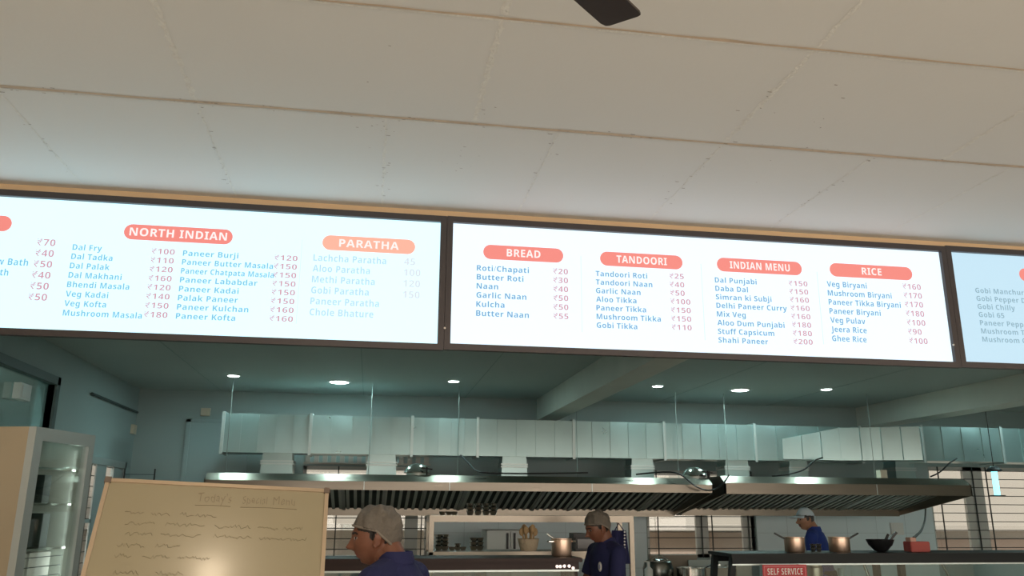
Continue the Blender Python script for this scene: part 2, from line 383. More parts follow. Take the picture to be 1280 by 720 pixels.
for i_ in range(26):
    SANS[chr(65+i_)] = (chr(0x1D5A0+i_), chr(0x1D5D4+i_)); SANS[chr(97+i_)] = (chr(0x1D5BA+i_), chr(0x1D5EE+i_))
for i_ in range(10): SANS[chr(48+i_)] = (chr(0x1D7E2+i_), chr(0x1D7EC+i_))
def sans(t_, b=0): return ''.join(SANS[c_][b] if c_ in SANS else c_ for c_ in t_)   # the plain sans letters of the built-in font
def put(mb, body, x, z, cap, maxw=None, align='L', bold=.012, y=YM-.004, kxref=None):
    vs, fs, x0, kx, k, sh = text_mesh(mb, body, x, z, cap, maxw, align, bold)
    if kxref: kx = kxref; sh = {'L': 0, 'fit': 0, 'R': -1, 'C': -.5}[align]*(max(v.x for v in vs)-x0)*kx
    mb.add([(x+sh+(v.x-x0)*kx, y, z-cap/2+v.y*k) for v in vs], fs)
    return kx
def emis(name, col, s=1):
    return mat(name, tuple(min(1, c*.07) for c in col), .4, emit=col, estr=s)
PILL = emis('backlit red pill', (.93, .27, .23), BOARD_GLOW*.95); PILLO = emis('backlit orange pill', (1.0, .46, .34), BOARD_GLOW)
PTXT = emis('backlit heading', (1, .90, .88), BOARD_GLOW)
BLUE1 = emis('backlit light blue lettering', (.21, .55, .80), BOARD_GLOW*.95); BLUE2 = emis('backlit blue lettering', (.17, .40, .66), BOARD_GLOW*.95)
BLUE3 = emis('backlit grey blue lettering', (.30, .48, .58), BOARD_GLOW*.9); BLUE_OVER = emis('backlit overexposed blue lettering', (.48, .70, .86), BOARD_GLOW)
ROSE = emis('backlit rose prices', (.68, .36, .43), BOARD_GLOW*.95); ROSE_OVER = emis('backlit overexposed prices', (.70, .74, .80), BOARD_GLOW)  # PARATHA list colours paled: overexposure painted into its letters and prices
LINE = emis('backlit divider', (.70, .82, .92), BOARD_GLOW)
PANES = [emis('backlit acrylic cool', (.82, 1.22, 1.38), BOARD_GLOW), emis('backlit acrylic white', (.90, 1.08, 1.20), BOARD_GLOW), emis('backlit acrylic dim', (.55, .77, .90), BOARD_GLOW)]

def board(x0, x1, z0, z1, label, pane):
    t = thing('menu_board', label, 'menu board', ((x0+x1)/2, YM, z0), 'lit menu boards over the counter')
    w = .040
    f = MB(); f.box((x0, YM-.03, z1-w), (x1, YM+.015, z1)); f.box((x0, YM-.03, z0), (x1, YM+.015, z0+w))
    f.box((x0, YM-.03, z0+w), (x0+w, YM+.015, z1-w)); f.box((x1-w, YM-.03, z0+w), (x1, YM+.015, z1-w)); f.box((x0+.01, YM+.01, z0+.01), (x1-.01, YM+.019, z1-.01))
    f.build('frame', FRAME, t)
    MB().box((x0+w, YM, z0+w), (x1-w, YM+.01, z1-w)).build('panel', pane, t)
    return t
def pill(t, a, b, text, m=None, hw=None):
    pa = P(*a, YM); pb = P(*b, YM); zc = (pa.z+pb.z)/2; h = .100; r = h/2; mb = MB(); pts = []
    for i in range(13): q = math.pi/2+math.pi*i/12; pts.append((pa.x+r+r*math.cos(q), YM-.003, zc+r*math.sin(q)))
    for i in range(13): q = -math.pi/2+math.pi*i/12; pts.append((pb.x-r+r*math.cos(q), YM-.003, zc+r*math.sin(q)))
    mb.prism(pts, (0, .003, 0)); mb.build('heading_pill', m or PILL, t)
    if text:
        tb = MB(); put(tb, text, (pa.x+pb.x)/2, zc, .051, hw, 'C', 1e-5, YM-.006); tb.build('heading_lettering', PTXT, t)
def column(t, name, first, last, lines, m, ref=None, align='L', capk=.60, bold=1e-5):
    pa = P(*first, YM); pb = P(*last, YM); n = len(lines); pitch = (pa.z-pb.z)/max(1, n-1); x = (pa.x+pb.x)/2; cap = pitch*capk
    mb = MB(); kref = None
    if ref:
        w = (P(first[0]+ref[1], first[1], YM)-P(first[0], first[1], YM)).length
        kref = put(MB(), ref[0], 0, 0, cap, w, 'fit', bold)
    for i, s_ in enumerate(lines):
        if not s_: continue
        kk = kref
        if isinstance(s_, tuple): s_, q = s_; kk = kref*q
        put(mb, s_, x, pa.z-pitch*i, cap, None, align, bold, kxref=kk)
    mb.build(name, m, t)
def divider(t, px, y0, y1):
    a = P(px, y0, YM); b = P(px, y1, YM); MB().box((a.x-.002, YM-.003, b.z), (a.x+.002, YM, a.z)).build('divider', LINE, t)

ZB0, ZB1 = 2.580, 3.487
b1 = board(-3.24, .421, ZB0, ZB1, 'lit menu board with NORTH INDIAN and PARATHA lists', PANES[0])
R_ = '₹'   # each list of dishes and prices is printed lettering of its panel
pill(b1, (-118, 274), (15, 279), '')
column(b1, 'price_lettering', (70, 304), (59, 372), [R_+k for k in ('70', '40', '50', '40', '50', '50')], ROSE, (R_+'70', 23), 'R')
column(b1, 'dish_lettering', (38, 302), (31, 369), ['', '', 'w Bath', '', '', ''], BLUE1, ('w Bath', 39), 'R')
column(b1, 'dish_lettering', (15, 301), (9, 368), ['', '', '', 'ath', '', ''], BLUE1, ('ath', 17), 'R')
pill(b1, (155, 290), (291, 296), 'NORTH INDIAN', None, .585)
column(b1, 'dish_lettering', (91, 309), (79, 391), ['Dal Fry', 'Dal Tadka', 'Dal Palak', 'Dal Makhani', 'Bhendi Masala', 'Veg Kadai', 'Veg Kofta', 'Mushroom Masala'], BLUE1, ('Mushroom Masala', 97))
column(b1, 'price_lettering', (190, 314), (180, 393), [R_+k for k in ('100', '110', '120', '160', '120', '140', '150', '180')], ROSE, (R_+'100', 29))
column(b1, 'dish_lettering', (229, 316.5), (220, 395), ['Paneer Burji', ('Paneer Butter Masala', .93), ('Paneer Chatpata Masala', .84), 'Paneer Lababdar', 'Paneer Kadai', 'Palak Paneer', 'Paneer Kulchan', 'Paneer Kofta'], BLUE1, ('Paneer Kulchan', 88))
column(b1, 'price_lettering', (343, 322), (337, 398), [R_+k for k in ('120', '150', '150', '150', '150', '150', '160', '160')], ROSE, (R_+'150', 29))
pill(b1, (403, 303), (519, 309), 'PARATHA', PILLO, .385)
column(b1, 'dish_lettering', (392, 322), (387, 390), ['Lachcha Paratha', 'Aloo Paratha', 'Methi Paratha', 'Gobi Paratha', 'Paneer Paratha', 'Chole Bhature'], BLUE_OVER, ('Lachcha Paratha', 91))
column(b1, 'price_lettering', (505, 327), (503, 382), ['45', '100', '120', '150', ''], ROSE_OVER, ('100', 21))
divider(b1, 378, 300, 405)
b2 = board(.423, 4.099, ZB0+.005, ZB1+.002, 'lit menu board with BREAD, TANDOORI, INDIAN MENU and RICE lists', PANES[1])
pill(b2, (604, 315), (704, 319.5), 'BREAD', None, .23)
column(b2, 'dish_lettering', (596, 335), (595, 391.5), ['Roti/Chapati', 'Butter Roti', 'Naan', 'Garlic Naan', 'Kulcha', 'Butter Naan'], BLUE2, ('Roti/Chapati', 65))
column(b2, 'price_lettering', (691, 339), (692, 395), [R_+k for k in ('20', '30', '40', '50', '50', '55')], ROSE, (R_+'20', 18.5))
pill(b2, (750, 323), (853, 328.5), 'TANDOORI', None, .36)
column(b2, 'dish_lettering', (744, 342), (746, 406.5), ['Tandoori Roti', 'Tandoori Naan', 'Garlic Naan', 'Aloo Tikka', 'Paneer Tikka', 'Mushroom Tikka', 'Gobi Tikka'], BLUE2, ('Mushroom Tikka', 79))
column(b2, 'price_lettering', (836, 345), (840, 409), [R_+k for k in ('25', '40', '50', '100', '150', '150', '110')], ROSE, (R_+'100', 24.5))
pill(b2, (896, 330.5), (1002, 336), 'INDIAN MENU', None, .45)
column(b2, 'dish_lettering', (893, 350), (898, 425), ['Dal Punjabi', 'Daba Dal', 'Simran ki Subji', 'Delhi Paneer Curry', 'Mix Veg', 'Aloo Dum Punjabi', 'Stuff Capsicum', 'Shahi Paneer'], BLUE2, ('Delhi Paneer Curry', 87))
column(b2, 'price_lettering', (985, 354), (992, 427), [R_+k for k in ('150', '150', '160', '160', '160', '180', '180', '200')], ROSE, (R_+'150', 23.5))
pill(b2, (1037, 337), (1140, 342.5), 'RICE', None, .155)
column(b2, 'dish_lettering', (1033, 355), (1040, 423), ['Veg Biryani', 'Mushroom Biryani', 'Paneer Tikka Biryani', 'Paneer Biryani', 'Veg Pulav', 'Jeera Rice', 'Ghee Rice'], BLUE2, ('Paneer Tikka Biryani', 89))
column(b2, 'price_lettering', (1128, 358), (1136, 426), [R_+k for k in ('160', '170', '170', '180', '100', '90', '100')], ROSE, (R_+'160', 22.5))
for q in ((726, 320, 415), (876, 330, 425), (1021, 340, 430)): divider(b2, *q)
b3 = board(4.101, 7.76, ZB0+.01, ZB1+.008, 'dimmer lit menu board at the right edge listing Gobi Manchurian first', PANES[2])
pill(b3, (1274, 343), (1390, 350), '')
column(b3, 'dish_lettering', (1219, 363), (1227, 424), ['Gobi Manchuria', 'Gobi Pepper D', 'Gobi Chilly', 'Gobi 65', 'Paneer Peppe', 'Mushroom To', 'Mushroom Ch'], BLUE3, ('Gobi Chilly', 46))
# small screws on the frames' joints
for q in ((556, 410), (1192, 431)):
    p = P(*q, YM-.03); 
    tag(MB().lathe([(.0, -.004), (.007, -.003), (.007, .002)], p, 10, Matrix.Rotation(math.pi/2, 3, 'X').to_3x3()).build('screw', SHINY), 'small bright screw on the frame joint %s the two-list board' % ('right of' if q[0] < 700 else 'far from'), 'screw')
bpy.data.objects['screw']['label'] = 'small bright screw on the joint between the NORTH INDIAN and BREAD boards'
bpy.data.objects['screw.001']['label'] = 'small bright screw on the joint between the RICE and Gobi boards'

# ------------------------------------------------------------------ ceiling fan
tA, tB, tL = PZ(755, 35, FAN_Z), PZ(804, 15, FAN_Z), PZ(714, 0, FAN_Z); fdir = (tA-tL).normalized(); fper = Vector((-fdir.y, fdir.x, 0))
hub = tA-fdir*.605-fper*.058
fan = thing('ceiling_fan', 'dark brown ceiling fan with one blade tip showing at the top edge', 'ceiling fan', hub)
MB().lathe([(.02, .12), (.09, .10), (.11, .03), (.11, -.03), (.08, -.07), (.0, -.08)], hub, 28).build('motor', FANM, fan, True)
MB().tube([hub+Vector((0, 0, .1)), Vector((hub.x, hub.y, CEIL))], .012).build('downrod', FANM, fan, True)
MB().lathe([(.02, -.1), (.055, -.06), (.06, 0)], (hub.x, hub.y, CEIL), 20).build('canopy', FANM, fan, True)
for i in range(3):
    a = math.atan2(fdir.y, fdir.x)+i*2*math.pi/3; q = Matrix.Rotation(a, 3, 'Z') @ Matrix.Rotation(math.radians(9), 3, 'X')
    top = []
    pr = [(.14, -.05), (.30, -.062), (.50, -.065), (.585, -.064), (.598, -.060), (.603, -.048), (.615, .045), (.612, .057), (.595, .063), (.50, .062), (.30, .058), (.14, .05)]
    MB().prism([hub+q @ Vector((u, w, .0)) for u, w in pr], q @ Vector((0, 0, .006))).build('blade', FANM, fan)
    MB().bar(hub+q @ Vector((.08, 0, 0)), hub+q @ Vector((.22, 0, -.004)), .04, .006).build('blade_arm', ALU, fan)

# ------------------------------------------------------------------ kitchen downlights and hall lamp
def lamp_light(name, loc, r, watts, col, parent):
    l = bpy.data.lights.new(name, 'AREA'); l.shape = 'DISK'; l.size = r*2; l.energy = watts; l.color = col
    o = bpy.data.objects.new(name, l); COL.objects.link(o); o.location = Vector(loc)-world_of(parent); o.parent = parent
for (px, py, r, w, lb) in ((292, 470, .085, 1, 'small round downlight near the left end of the duct'), (424, 478, .15, 1.8, 'larger round downlight above the left part of the duct'),
                           (567, 477, .085, 1, 'small round downlight left of the middle beam'), (822, 483, .085, 1, 'small round downlight just right of the middle beam'),
                           (925, 488, .14, 1.8, 'larger round downlight above the right part of the duct'), (1033, 487, .085, 1, 'small round downlight farthest right in the kitchen')):
    p = PZ(px, py, CEIL-.01); p.z = CEIL
    t = thing('downlight', lb, 'downlight', p, 'kitchen ceiling downlights')
    MB().lathe([(r*1.25, 0), (r*1.25, -.008), (r, -.012), (r, 0)], p, 24).build('trim_ring', WHITEP, t)
    MB().lathe([(r, -.002), (r*.9, -.016), (0, -.02)], p, 24).build('diffuser', LAMP, t, True)
    lamp_light('downlight_glow', p-Vector((0, 0, .03)), r, DOWNLIGHT_W*w, (.66, 1, .97), t)
p = Vector((10.9, 12.0, CEIL)); t = thing('downlight', 'round downlight hidden beyond the beam at the right end', 'downlight', p, 'kitchen ceiling downlights')
MB().lathe([(.14, 0), (.14, -.008), (.11, -.012), (.11, 0)], p, 24).build('trim_ring', WHITEP, t)
MB().lathe([(.11, -.002), (.10, -.016), (0, -.02)], p, 24).build('diffuser', LAMP, t, True)
lamp_light('downlight_glow', p-Vector((0, 0, .03)), .11, DOWNLIGHT_W*2.2, (.66, 1, .97), t)
p = Vector((-.42, 2.02, CEIL)); t = thing('downlight', 'warm round downlight in the hall ceiling before the whiteboard', 'downlight', p)
MB().lathe([(.11, 0), (.11, -.008), (.09, -.012), (.09, 0)], p, 24).build('trim_ring', WHITEP, t)
MB().lathe([(.09, -.002), (.08, -.016), (0, -.02)], p, 24).build('diffuser', LAMPW, t, True)
lamp_light('downlight_glow', p-Vector((0, 0, .03)), .09, DINING_LAMP_W, (1, .80, .58), t)

# ------------------------------------------------------------------ exhaust duct
YD = 13.55
duct = thing('exhaust_duct', 'long galvanised rectangular exhaust duct running above the hoods', 'duct', (2, 13.8, 2.4))
def dsec(pa, pb, ya, yb, za0, za1, zb0, zb1, nb, depth=.5):   # one section, its front creased in bands
    mb = MB(); n = nb; fr = []
    for i in range(n+1):
        t_ = i/n; fr.append((pa+(pb-pa)*t_, ya+(yb-ya)*t_+random.uniform(-.016, 0), za0+(zb0-za0)*t_, za1+(zb1-za1)*t_))
    vs = []
    for q in fr: vs += [(q[0], q[1], q[2]), (q[0], q[1], q[3]), (q[0], q[1]+depth, q[3]), (q[0], q[1]+depth, q[2])]
    fs = []
    for i in range(n):
        a = 4*i; b = a+4
        fs += [(a, b, b+1, a+1), (a+1, b+1, b+2, a+2), (a+2, b+2, b+3, a+3), (a+3, b+3, b, a)]
    fs += [(0, 1, 2, 3), (4*n, 4*n+3, 4*n+2, 4*n+1)]
    mb.add(vs, fs)
    for q in fr[1:-1]: mb.box((q[0]-.005, q[1]-.012, q[2]+.004), (q[0]+.005, q[1]+.002, q[3]-.004))
    mb.build('duct_section', GALV, duct)
def flange(x, y, z0, z1, depth=.5):
    w = .022; e = .028
    m = MB(); m.box((x-w, y-e, z0-e), (x+w, y+.004, z1+e)); m.box((x-w, y, z1), (x+w, y+depth, z1+e)); m.box((x-w, y, z0-e), (x+w, y+depth, z0))
    m.build('flange', GALVE, duct)
Z0, Z1 = P(500, 568.5, YD).z, P(500, 521.5, YD).z
xs = [P(q, 545, YD).x for q in (278, 388, 515, 597, 717, 830, 943, 1075)]
for i in range(len(xs)-1): dsec(xs[i], xs[i+1], YD, YD, Z0, Z1, Z0, Z1, 5)
for x in xs: flange(x, YD, Z0, Z1)
Y1, Y2 = 13.25, 12.9
pa = P(978, 560, YD-.012); pb = P(1050, 555, Y1); pc = P(1153, 555, Y2); pdx = P(1252, 555, Y2).x
dsec(pa.x, pb.x, YD-.02, Y1, Z0+.03, P(980, 549, YD).z, Z0, P(1050, 535, Y1).z, 3, .3)
dsec(pb.x, pc.x, Y1, Y2, Z0, P(1050, 535, Y1).z, P(1153, 575, Y2).z, P(1153, 533, Y2).z, 4, .4)
z0r, z1r = P(1155, 576, Y2).z, P(1155, 533, Y2).z
for q in range(3): dsec(pc.x+(pdx-pc.x)*q, pc.x+(pdx-pc.x)*(q+1), Y2, Y2, z0r, z1r, z0r, z1r, 4, .6)
for q in range(4): flange(pc.x+(pdx-pc.x)*q, Y2, z0r, z1r, .6)
# collars that drop from the duct to the hoods
yh, yh2, yb_ = 12.1, 11.9, 14.0
zt1 = P(640, 595.3, yh+.2).z; zt2 = P(1050, 597, yh2+.2).z
for (q, w, y) in ((346, 33, 13.6), (477, 32, 13.6), (643, 29, 13.6), (803, 27, 13.6), (921, 30, 13.6), (998, 24, 13.6), (1131, 26, 13.3)):
    p = P(q, 580, y); h = w/FPX*(y+.3)/2; zt = Z0; zc = (zt1 if q < 900 else zt2)+.004
    m = MB(); m.hexa([(p.x-h*1.12, y, zc), (p.x+h*1.12, y, zc), (p.x+h*1.12, y+.36, zc), (p.x-h*1.12, y+.36, zc), (p.x-h, y, zt+.01), (p.x+h, y, zt+.01), (p.x+h, y+.36, zt+.01), (p.x-h, y+.36, zt+.01)])
    cc = m.build('collar', GALV, duct)
    m = MB()
    for zz in (zc+(zt-zc)*.66, zc+(zt-zc)*.55): m.box((p.x-h*1.15, y-.015, zz-.012), (p.x+h*1.15, y+.37, zz+.012))
    m.build('clamp_band', GALVE, cc)
for q, dd in ((286, 13.45), (463, 13.45), (573, 13.45), (721, 13.45), (846, 13.45), (907, 13.45), (1088, 12.95)):
    p = P(q, 540, dd); MB().tube([(p.x, dd, max(zt1, zt2)+.004), (p.x, dd, CEIL)], .0055, 6).build('hanger_rod', mat('rod steel', (.26, .30, .29), .5, metal=.6), duct)

# ------------------------------------------------------------------ hoods
def hood(label, xa, xb, yf, yb, zl0, zl1, zt, zb, trough, nfil, split):
    t = thing('exhaust_hood', label, 'exhaust hood', ((xa+xb)/2, (yf+yb)/2, zb), 'steel canopy hoods over the cooking line')
    ys = yf+.16
    # shell: lip, sloped top, flat top, back
    m = MB()
    m.hexa([(xa, yf, zl0), (xb, yf, zl0), (xb, yf+.03, zl0), (xa, yf+.03, zl0), (xa, yf, zl1), (xb, yf, zl1), (xb, yf+.03, zl1), (xa, yf+.03, zl1)])
    m.build('front_lip', STEEL, t)
    m = MB(); m.add([(xa, yf, zl1), (xb, yf, zl1), (xb, ys, zt), (xa, ys, zt), (xb, yb, zt), (xa, yb, zt), (xb, yb, zb), (xa, yb, zb)], [(0, 1, 2, 3), (3, 2, 4, 5), (5, 4, 6, 7)])
    m.build('top_shell', STEEL, t)
    for x, s_ in ((xa, 1), (xb, -1)):
        poly = [(x, yf, zl0), (x, yf, zl1), (x, ys, zt), (x, yb, zt), (x, yb, zb), (x, yb-.10, zb)]
        MB().prism(poly, (s_*.02, 0, 0)).build('side_panel', STEEL, t)
    # filter bank: sloping baffle slats
    fa = Vector((0, yf+.30, zl1-.01)); fb = Vector((0, yb-.16, trough))
    m = MB(); m.mi = 1; m.add([(xa+.02, fa.y, fa.z+.03), (xb-.02, fa.y, fa.z+.03), (xb-.02, fb.y, fb.z+.03), (xa+.02, fb.y, fb.z+.03)], [(0, 1, 2, 3)]); m.mi = 0
    nf = nfil
    for i in range(nf):
        x = xa+.05+(xb-xa-.1)*(i+.5)/nf
        m.bar((x, fa.y, fa.z), (x, fb.y, fb.z), (xb-xa)/nf*.40, .014, (0, 0, 1))
    m.mi = 2
    k = max(2, round((xb-xa)/.62))
    for i in range(k+1):
        x = xa+.03+(xb-xa-.06)*i/k
        m.bar((x, fa.y, fa.z-.012), (x, fb.y, fb.z-.012), .05, .016, (0, 0, 1))
    m.build('baffle_filters', [STEELD, DARKIN, mat('filter frame', (.42, .43, .41), .4, metal=.85)], t)
    MB().add([(xa+.02, yf+.03, zl1-.005), (xb-.02, yf+.03, zl1-.005), (xb-.02, fa.y, fa.z+.03), (xa+.02, fa.y, fa.z+.03)], [(0, 1, 2, 3)]).build('inner_top', STEELD, t)
    MB().box((xa+.02, fb.y-.03, zb), (xb-.02, yb-.005, zb+.016)).box((xa+.02, fb.y-.05, zb), (xb-.02, fb.y-.03, trough+.02)).build('grease_trough', STEEL, t)
    for x in split: MB().box((x-.006, yf-.004, zl0), (x+.006, yf, zl1)).build('joint_strip', GALVE, t)
    return t
xa1 = P(255, 600, yh).x; xb2 = P(1214, 605, yh2).x; xa2 = P(906, 605, yh2).x; xb1 = xa2-.10
hood('long steel canopy hood from behind the whiteboard to the middle of the kitchen', xa1, xb1, yh, yb_, P(640, 614, yh).z, P(640, 603.5, yh).z, zt1, P(640, 645, yb_).z, P(640, 638, yb_-.16).z, 64, [P(562, 608, yh).x, P(740, 608, yh).x, P(455, 608, yh).x])
hood('shorter steel canopy hood at the right, ending before the barred window', xa2, xb2, yh2, yb_, P(1050, 618.5, yh2).z, P(1050, 605, yh2).z, zt2, P(1050, 645, yb_).z, P(1050, 638, yb_-.16).z, 36, [P(1096, 608, yh2).x])

# domes on hoods
def dome(px, py, label):
    p = P(px, 597, 12.50); p.z = zt1+.003
    t = thing('exhaust_cowl', label, 'cowl', p, 'domed cowls on the hood tops')
    w = .19
    MB().lathe([(w, 0), (w*1.02, .015), (w*.92, .06), (w*.7, .105), (w*.38, .135), (0, .148)], p+Vector((0, 0, .03)), 28).build('dome', SHINY, t, True)
    MB().lathe([(w*.8, 0), (w*.8, .04)], p, 24).build('base_ring', STEELD, t)
    MB().bar(p+Vector((.13, -.21, .11)), p+Vector((.13, -.23, .0)), .02, .02).bar(p+Vector((.05, -.2, .10)), p+Vector((.21, -.21, .08)), .02, .02).build('clip', BLACKP, t)
dome(521, 592, 'polished domed cowl on the long hood, left of its middle')
dome(868, 588, 'polished domed cowl near the right end of the long hood')
p = P(1103, 596, 12.7); z_ = zt2+.003; tag(MB().box((p.x-.06, 12.65, z_), (p.x+.06, 12.77, z_+.15)).box((p.x-.045, 12.645, z_+.03), (p.x+.045, 12.65, z_+.12)).build('junction_box', BEIGE, loc=(p.x, 12.7, z_)), 'beige junction box on top of the right hood', 'box')

# black cables
def cable(label, pts, r=.012):
    tag(MB().tube(bez(pts), r, 7).build('power_cable', CABLE, None, True), label, 'cable')
cable('black cable drooping from the duct onto the long hood left of its middle', [P(576, 569, 13.44), P(583, 576, 13.1), P(595, 588, 12.7), P(610, 591, 12.6), P(655, 592, 12.6), P(735, 591, 12.7)])
cable('black cable looping down over the front of the long hood near its right end', [P(795, 593, 12.5), P(830, 590, 12.3), P(850, 593, 12.05), P(870, 608, 11.95), P(887, 613, 11.9), P(902, 606, 11.33), P(911, 594, 11.4)])
cable('black cable rising from the right hood towards the duct', [P(965, 595, 12.5), P(985, 593, 12.5), P(1005, 587, 12.7), P(1018, 576, 12.9), P(1028, 572, 13.1)])
cable('black cable hanging from the right hood to the red box', [P(1157, 636, 12.4), P(1156, 650, 11.0), P(1152, 662, 9.5), P(1146, 669, 7.8), P(1142, 672, 7.25)])
cable('black cable slung between the duct and the right end of the hood', [P(1163, 596, 12.6), P(1175, 590, 12.55), P(1187, 579, 12.6), P(1196, 573, 12.87)])

# ------------------------------------------------------------------ things on the kitchen walls
def wallbox(px, py, d, w, h, label, m=BEIGE, name='wall_box', side=None):
    if side is None:
        p = P(px, py, YB-.03); c_ = MB().box((p.x-w/2, YB-.05, p.z-h/2), (p.x+w/2, YB, p.z+h/2)).box((p.x-w*.36, YB-.056, p.z-h*.36), (p.x+w*.36, YB-.05, p.z+h*.36))
        loc = (p.x, YB, p.z)
    else:
        p = PX(px, py, XL+.03); p.y = min(p.y, 14.72); c_ = MB().box((XL-(.03 if px < 60 else 0), p.y-w/2, p.z-h/2), (XL+.05, p.y+w/2, p.z+h/2)).box((XL+.05, p.y-w*.36, p.z-h*.36), (XL+.056, p.y+w*.36, p.z+h*.36))
        loc = (XL, p.y, p.z)
    tag(c_.build(name, m, loc=loc, bevel=0), label, 'wall box')
wallbox(257, 515, 0, .15, .13, 'small pale box on the back wall above the grey door')
wallbox(180, 541, 0, .18, .15, 'small pale box on the left wall near the back corner', side=1)
wallbox(30, 490, 0, .30, .18, 'small white box on the teal glass panel', WHITEP, side=1)
wallbox(1121, 661, 0, .26, .22, 'white electrical box on the back wall under the right hood', WHITEP)
pc_ = MB().tube([(XL+.03, PX(112, 492, XL).y, 3.135), (XL+.03, YB-.1, 3.135)], .02); pc_.box((XL, 12.8, 3.12), (XL+.03, 12.83, 3.15)); pc_.box((XL, 14.2, 3.12), (XL+.03, 14.23, 3.15))
tag(pc_.build('wall_pipe', mat('dark pipe', (.06, .08, .08), .6), loc=(XL+.03, 13, 3.13)), 'dark pipe running along the upper left wall', 'pipe')

# insect lamp
p = P(1242, 585, 12.6); q = P(1243, 619, 12.6)
t = thing('insect_lamp', 'glowing cyan insect lamp hanging before the right window', 'lamp', (p.x, 12.6, q.z))
MB().lathe([(.12, 0), (.12, .03), (.09, .06), (.04, .09), (0, .09)], (p.x, 12.6, p.z-.06), 20).build('cap', BLACKP, t, True)
MB().lathe([(.045, 0), (.045, p.z-q.z-.06)], (p.x, 12.6, q.z), 16).build('tube', UVT, t, True)
MB().lathe([(.11, -.02), (.12, -.008), (.12, 0)], (p.x, 12.6, q.z), 20).build('tray', BLACKP, t, True)
MB().tube([(p.x, 12.6, p.z), (p.x, 12.6, CEIL)], .006, 6).build('wire', CABLE, t)

# ------------------------------------------------------------------ glass door cooler at the left
cz = 2.05; near = P(46, 533, 5.25); near.z = 0
t = thing('display_cooler', 'tall cooler with cream side panel and grey-framed glass door', 'cooler', near)
ang = -math.radians(6+9.38-2)      # the door side runs away from the camera
dv = Vector((math.sin(-ang), math.cos(ang), 0)); nv = Vector((dv.y, -dv.x, 0)); L = .62; Dp = .62
A = near.copy()
def cpt(u, w, z): return A+dv*u-nv*w+Vector((0, 0, z))     # u along the door side, w away from the door
def chexa(m, u0, u1, w0, w1, z0, z1): return m.hexa([cpt(u0, w0, z0), cpt(u1, w0, z0), cpt(u1, w1, z0), cpt(u0, w1, z0), cpt(u0, w0, z1), cpt(u1, w0, z1), cpt(u1, w1, z1), cpt(u0, w1, z1)])
chexa(MB(), 0, .02, .045, Dp, .08, cz).build('side_panel', CREAM, t); m = MB(); chexa(m, L-.03, L, .045, Dp, .08, cz); chexa(m, .02, L-.03, .05, Dp, cz-.03, cz); chexa(m, .02, L-.03, .05, Dp, .08, .14); chexa(m, .02, L-.03, Dp-.03, Dp, .14, cz-.03)
m.build('cabinet', mat('cooler liner', (.72, .76, .72), .5), t)
m = MB(); chexa(m, 0, .075, 0, .045, .10, cz); chexa(m, L-.06, L, 0, .045, .10, cz); chexa(m, .075, L-.06, 0, .045, cz-.075, cz); chexa(m, .075, L-.06, 0, .045, .10, .18)
dr = m.build('door', ALU, t)
chexa(MB(), .07, L-.055, .016, .022, .17, cz-.07).build('pane', glass('cooler glass', (.9, .95, .93), .05, .02), dr)
for zz in (.45, .80, 1.08, 1.36, 1.62, 1.83):
    chexa(MB(), .03, L-.035, .07, Dp-.04, zz-.012, zz).build('shelf', SHINY, t)
m = MB()
for i in range(4): chexa(m, .06, L-.06, .08, .084, 1.14+.055*i, 1.145+.055*i)
m.build('reflected_bars', BARS, t)  # thin dark rails imitate window bars reflected in the door glass
for u, w in ((.03, .08), (.03, Dp-.05), (L-.06, .08), (L-.06, Dp-.05)): chexa(MB(), u, u+.04, w, w+.04, 0, .08).build('foot', BLACKP, t)
l = bpy.data.lights.new('cooler_fill_light', 'AREA'); l.shape = 'RECTANGLE'; l.size = .05; l.size_y = 1.7; l.energy = 1.5; l.color = (.9, 1, .92); lo = bpy.data.objects.new('cooler_fill_light', l); COL.objects.link(lo); lo.location = cpt(L-.05, .075, 1.1)-near; lo.parent = t; lo.rotation_euler = (-dv*.8-nv*.6).to_track_quat('-Z', 'Y').to_euler()  # unseen strip light added to brighten the cooler inside
# stock inside; the two pale blocks imitate the window's reflection in the door
for i, (u, zz, hh, ww, mm) in enumerate(((.20, 1.62, .13, .09, WHITEP), (.40, 1.62, .17, .07, mat('dark packet', (.03, .05, .05), .5)), (.22, 1.36, .16, .10, BEIGE), (.44, 1.36, .20, .07, MATS['dark packet']), (.19, 1.08, .25, .22, OFFW), (.43, 1.08, .25, .21, OFFW))):
    m = MB(); chexa(m, u-ww/2, u+ww/2, .14, .14+ww*1.2, zz+.002, zz+hh); cx = m.build('carton', mm, loc=cpt(u, .2, zz))
    tag(cx, ['short white carton on the upper shelf of the cooler', 'dark packet on the upper shelf of the cooler', 'beige carton on the middle shelf of the cooler', 'dark packet on the middle shelf of the cooler', 'pale block imitating a window reflection, near side of the lower cooler shelf', 'pale block imitating a window reflection, far side of the lower cooler shelf'][i], 'carton', 'cartons in the glass cooler')

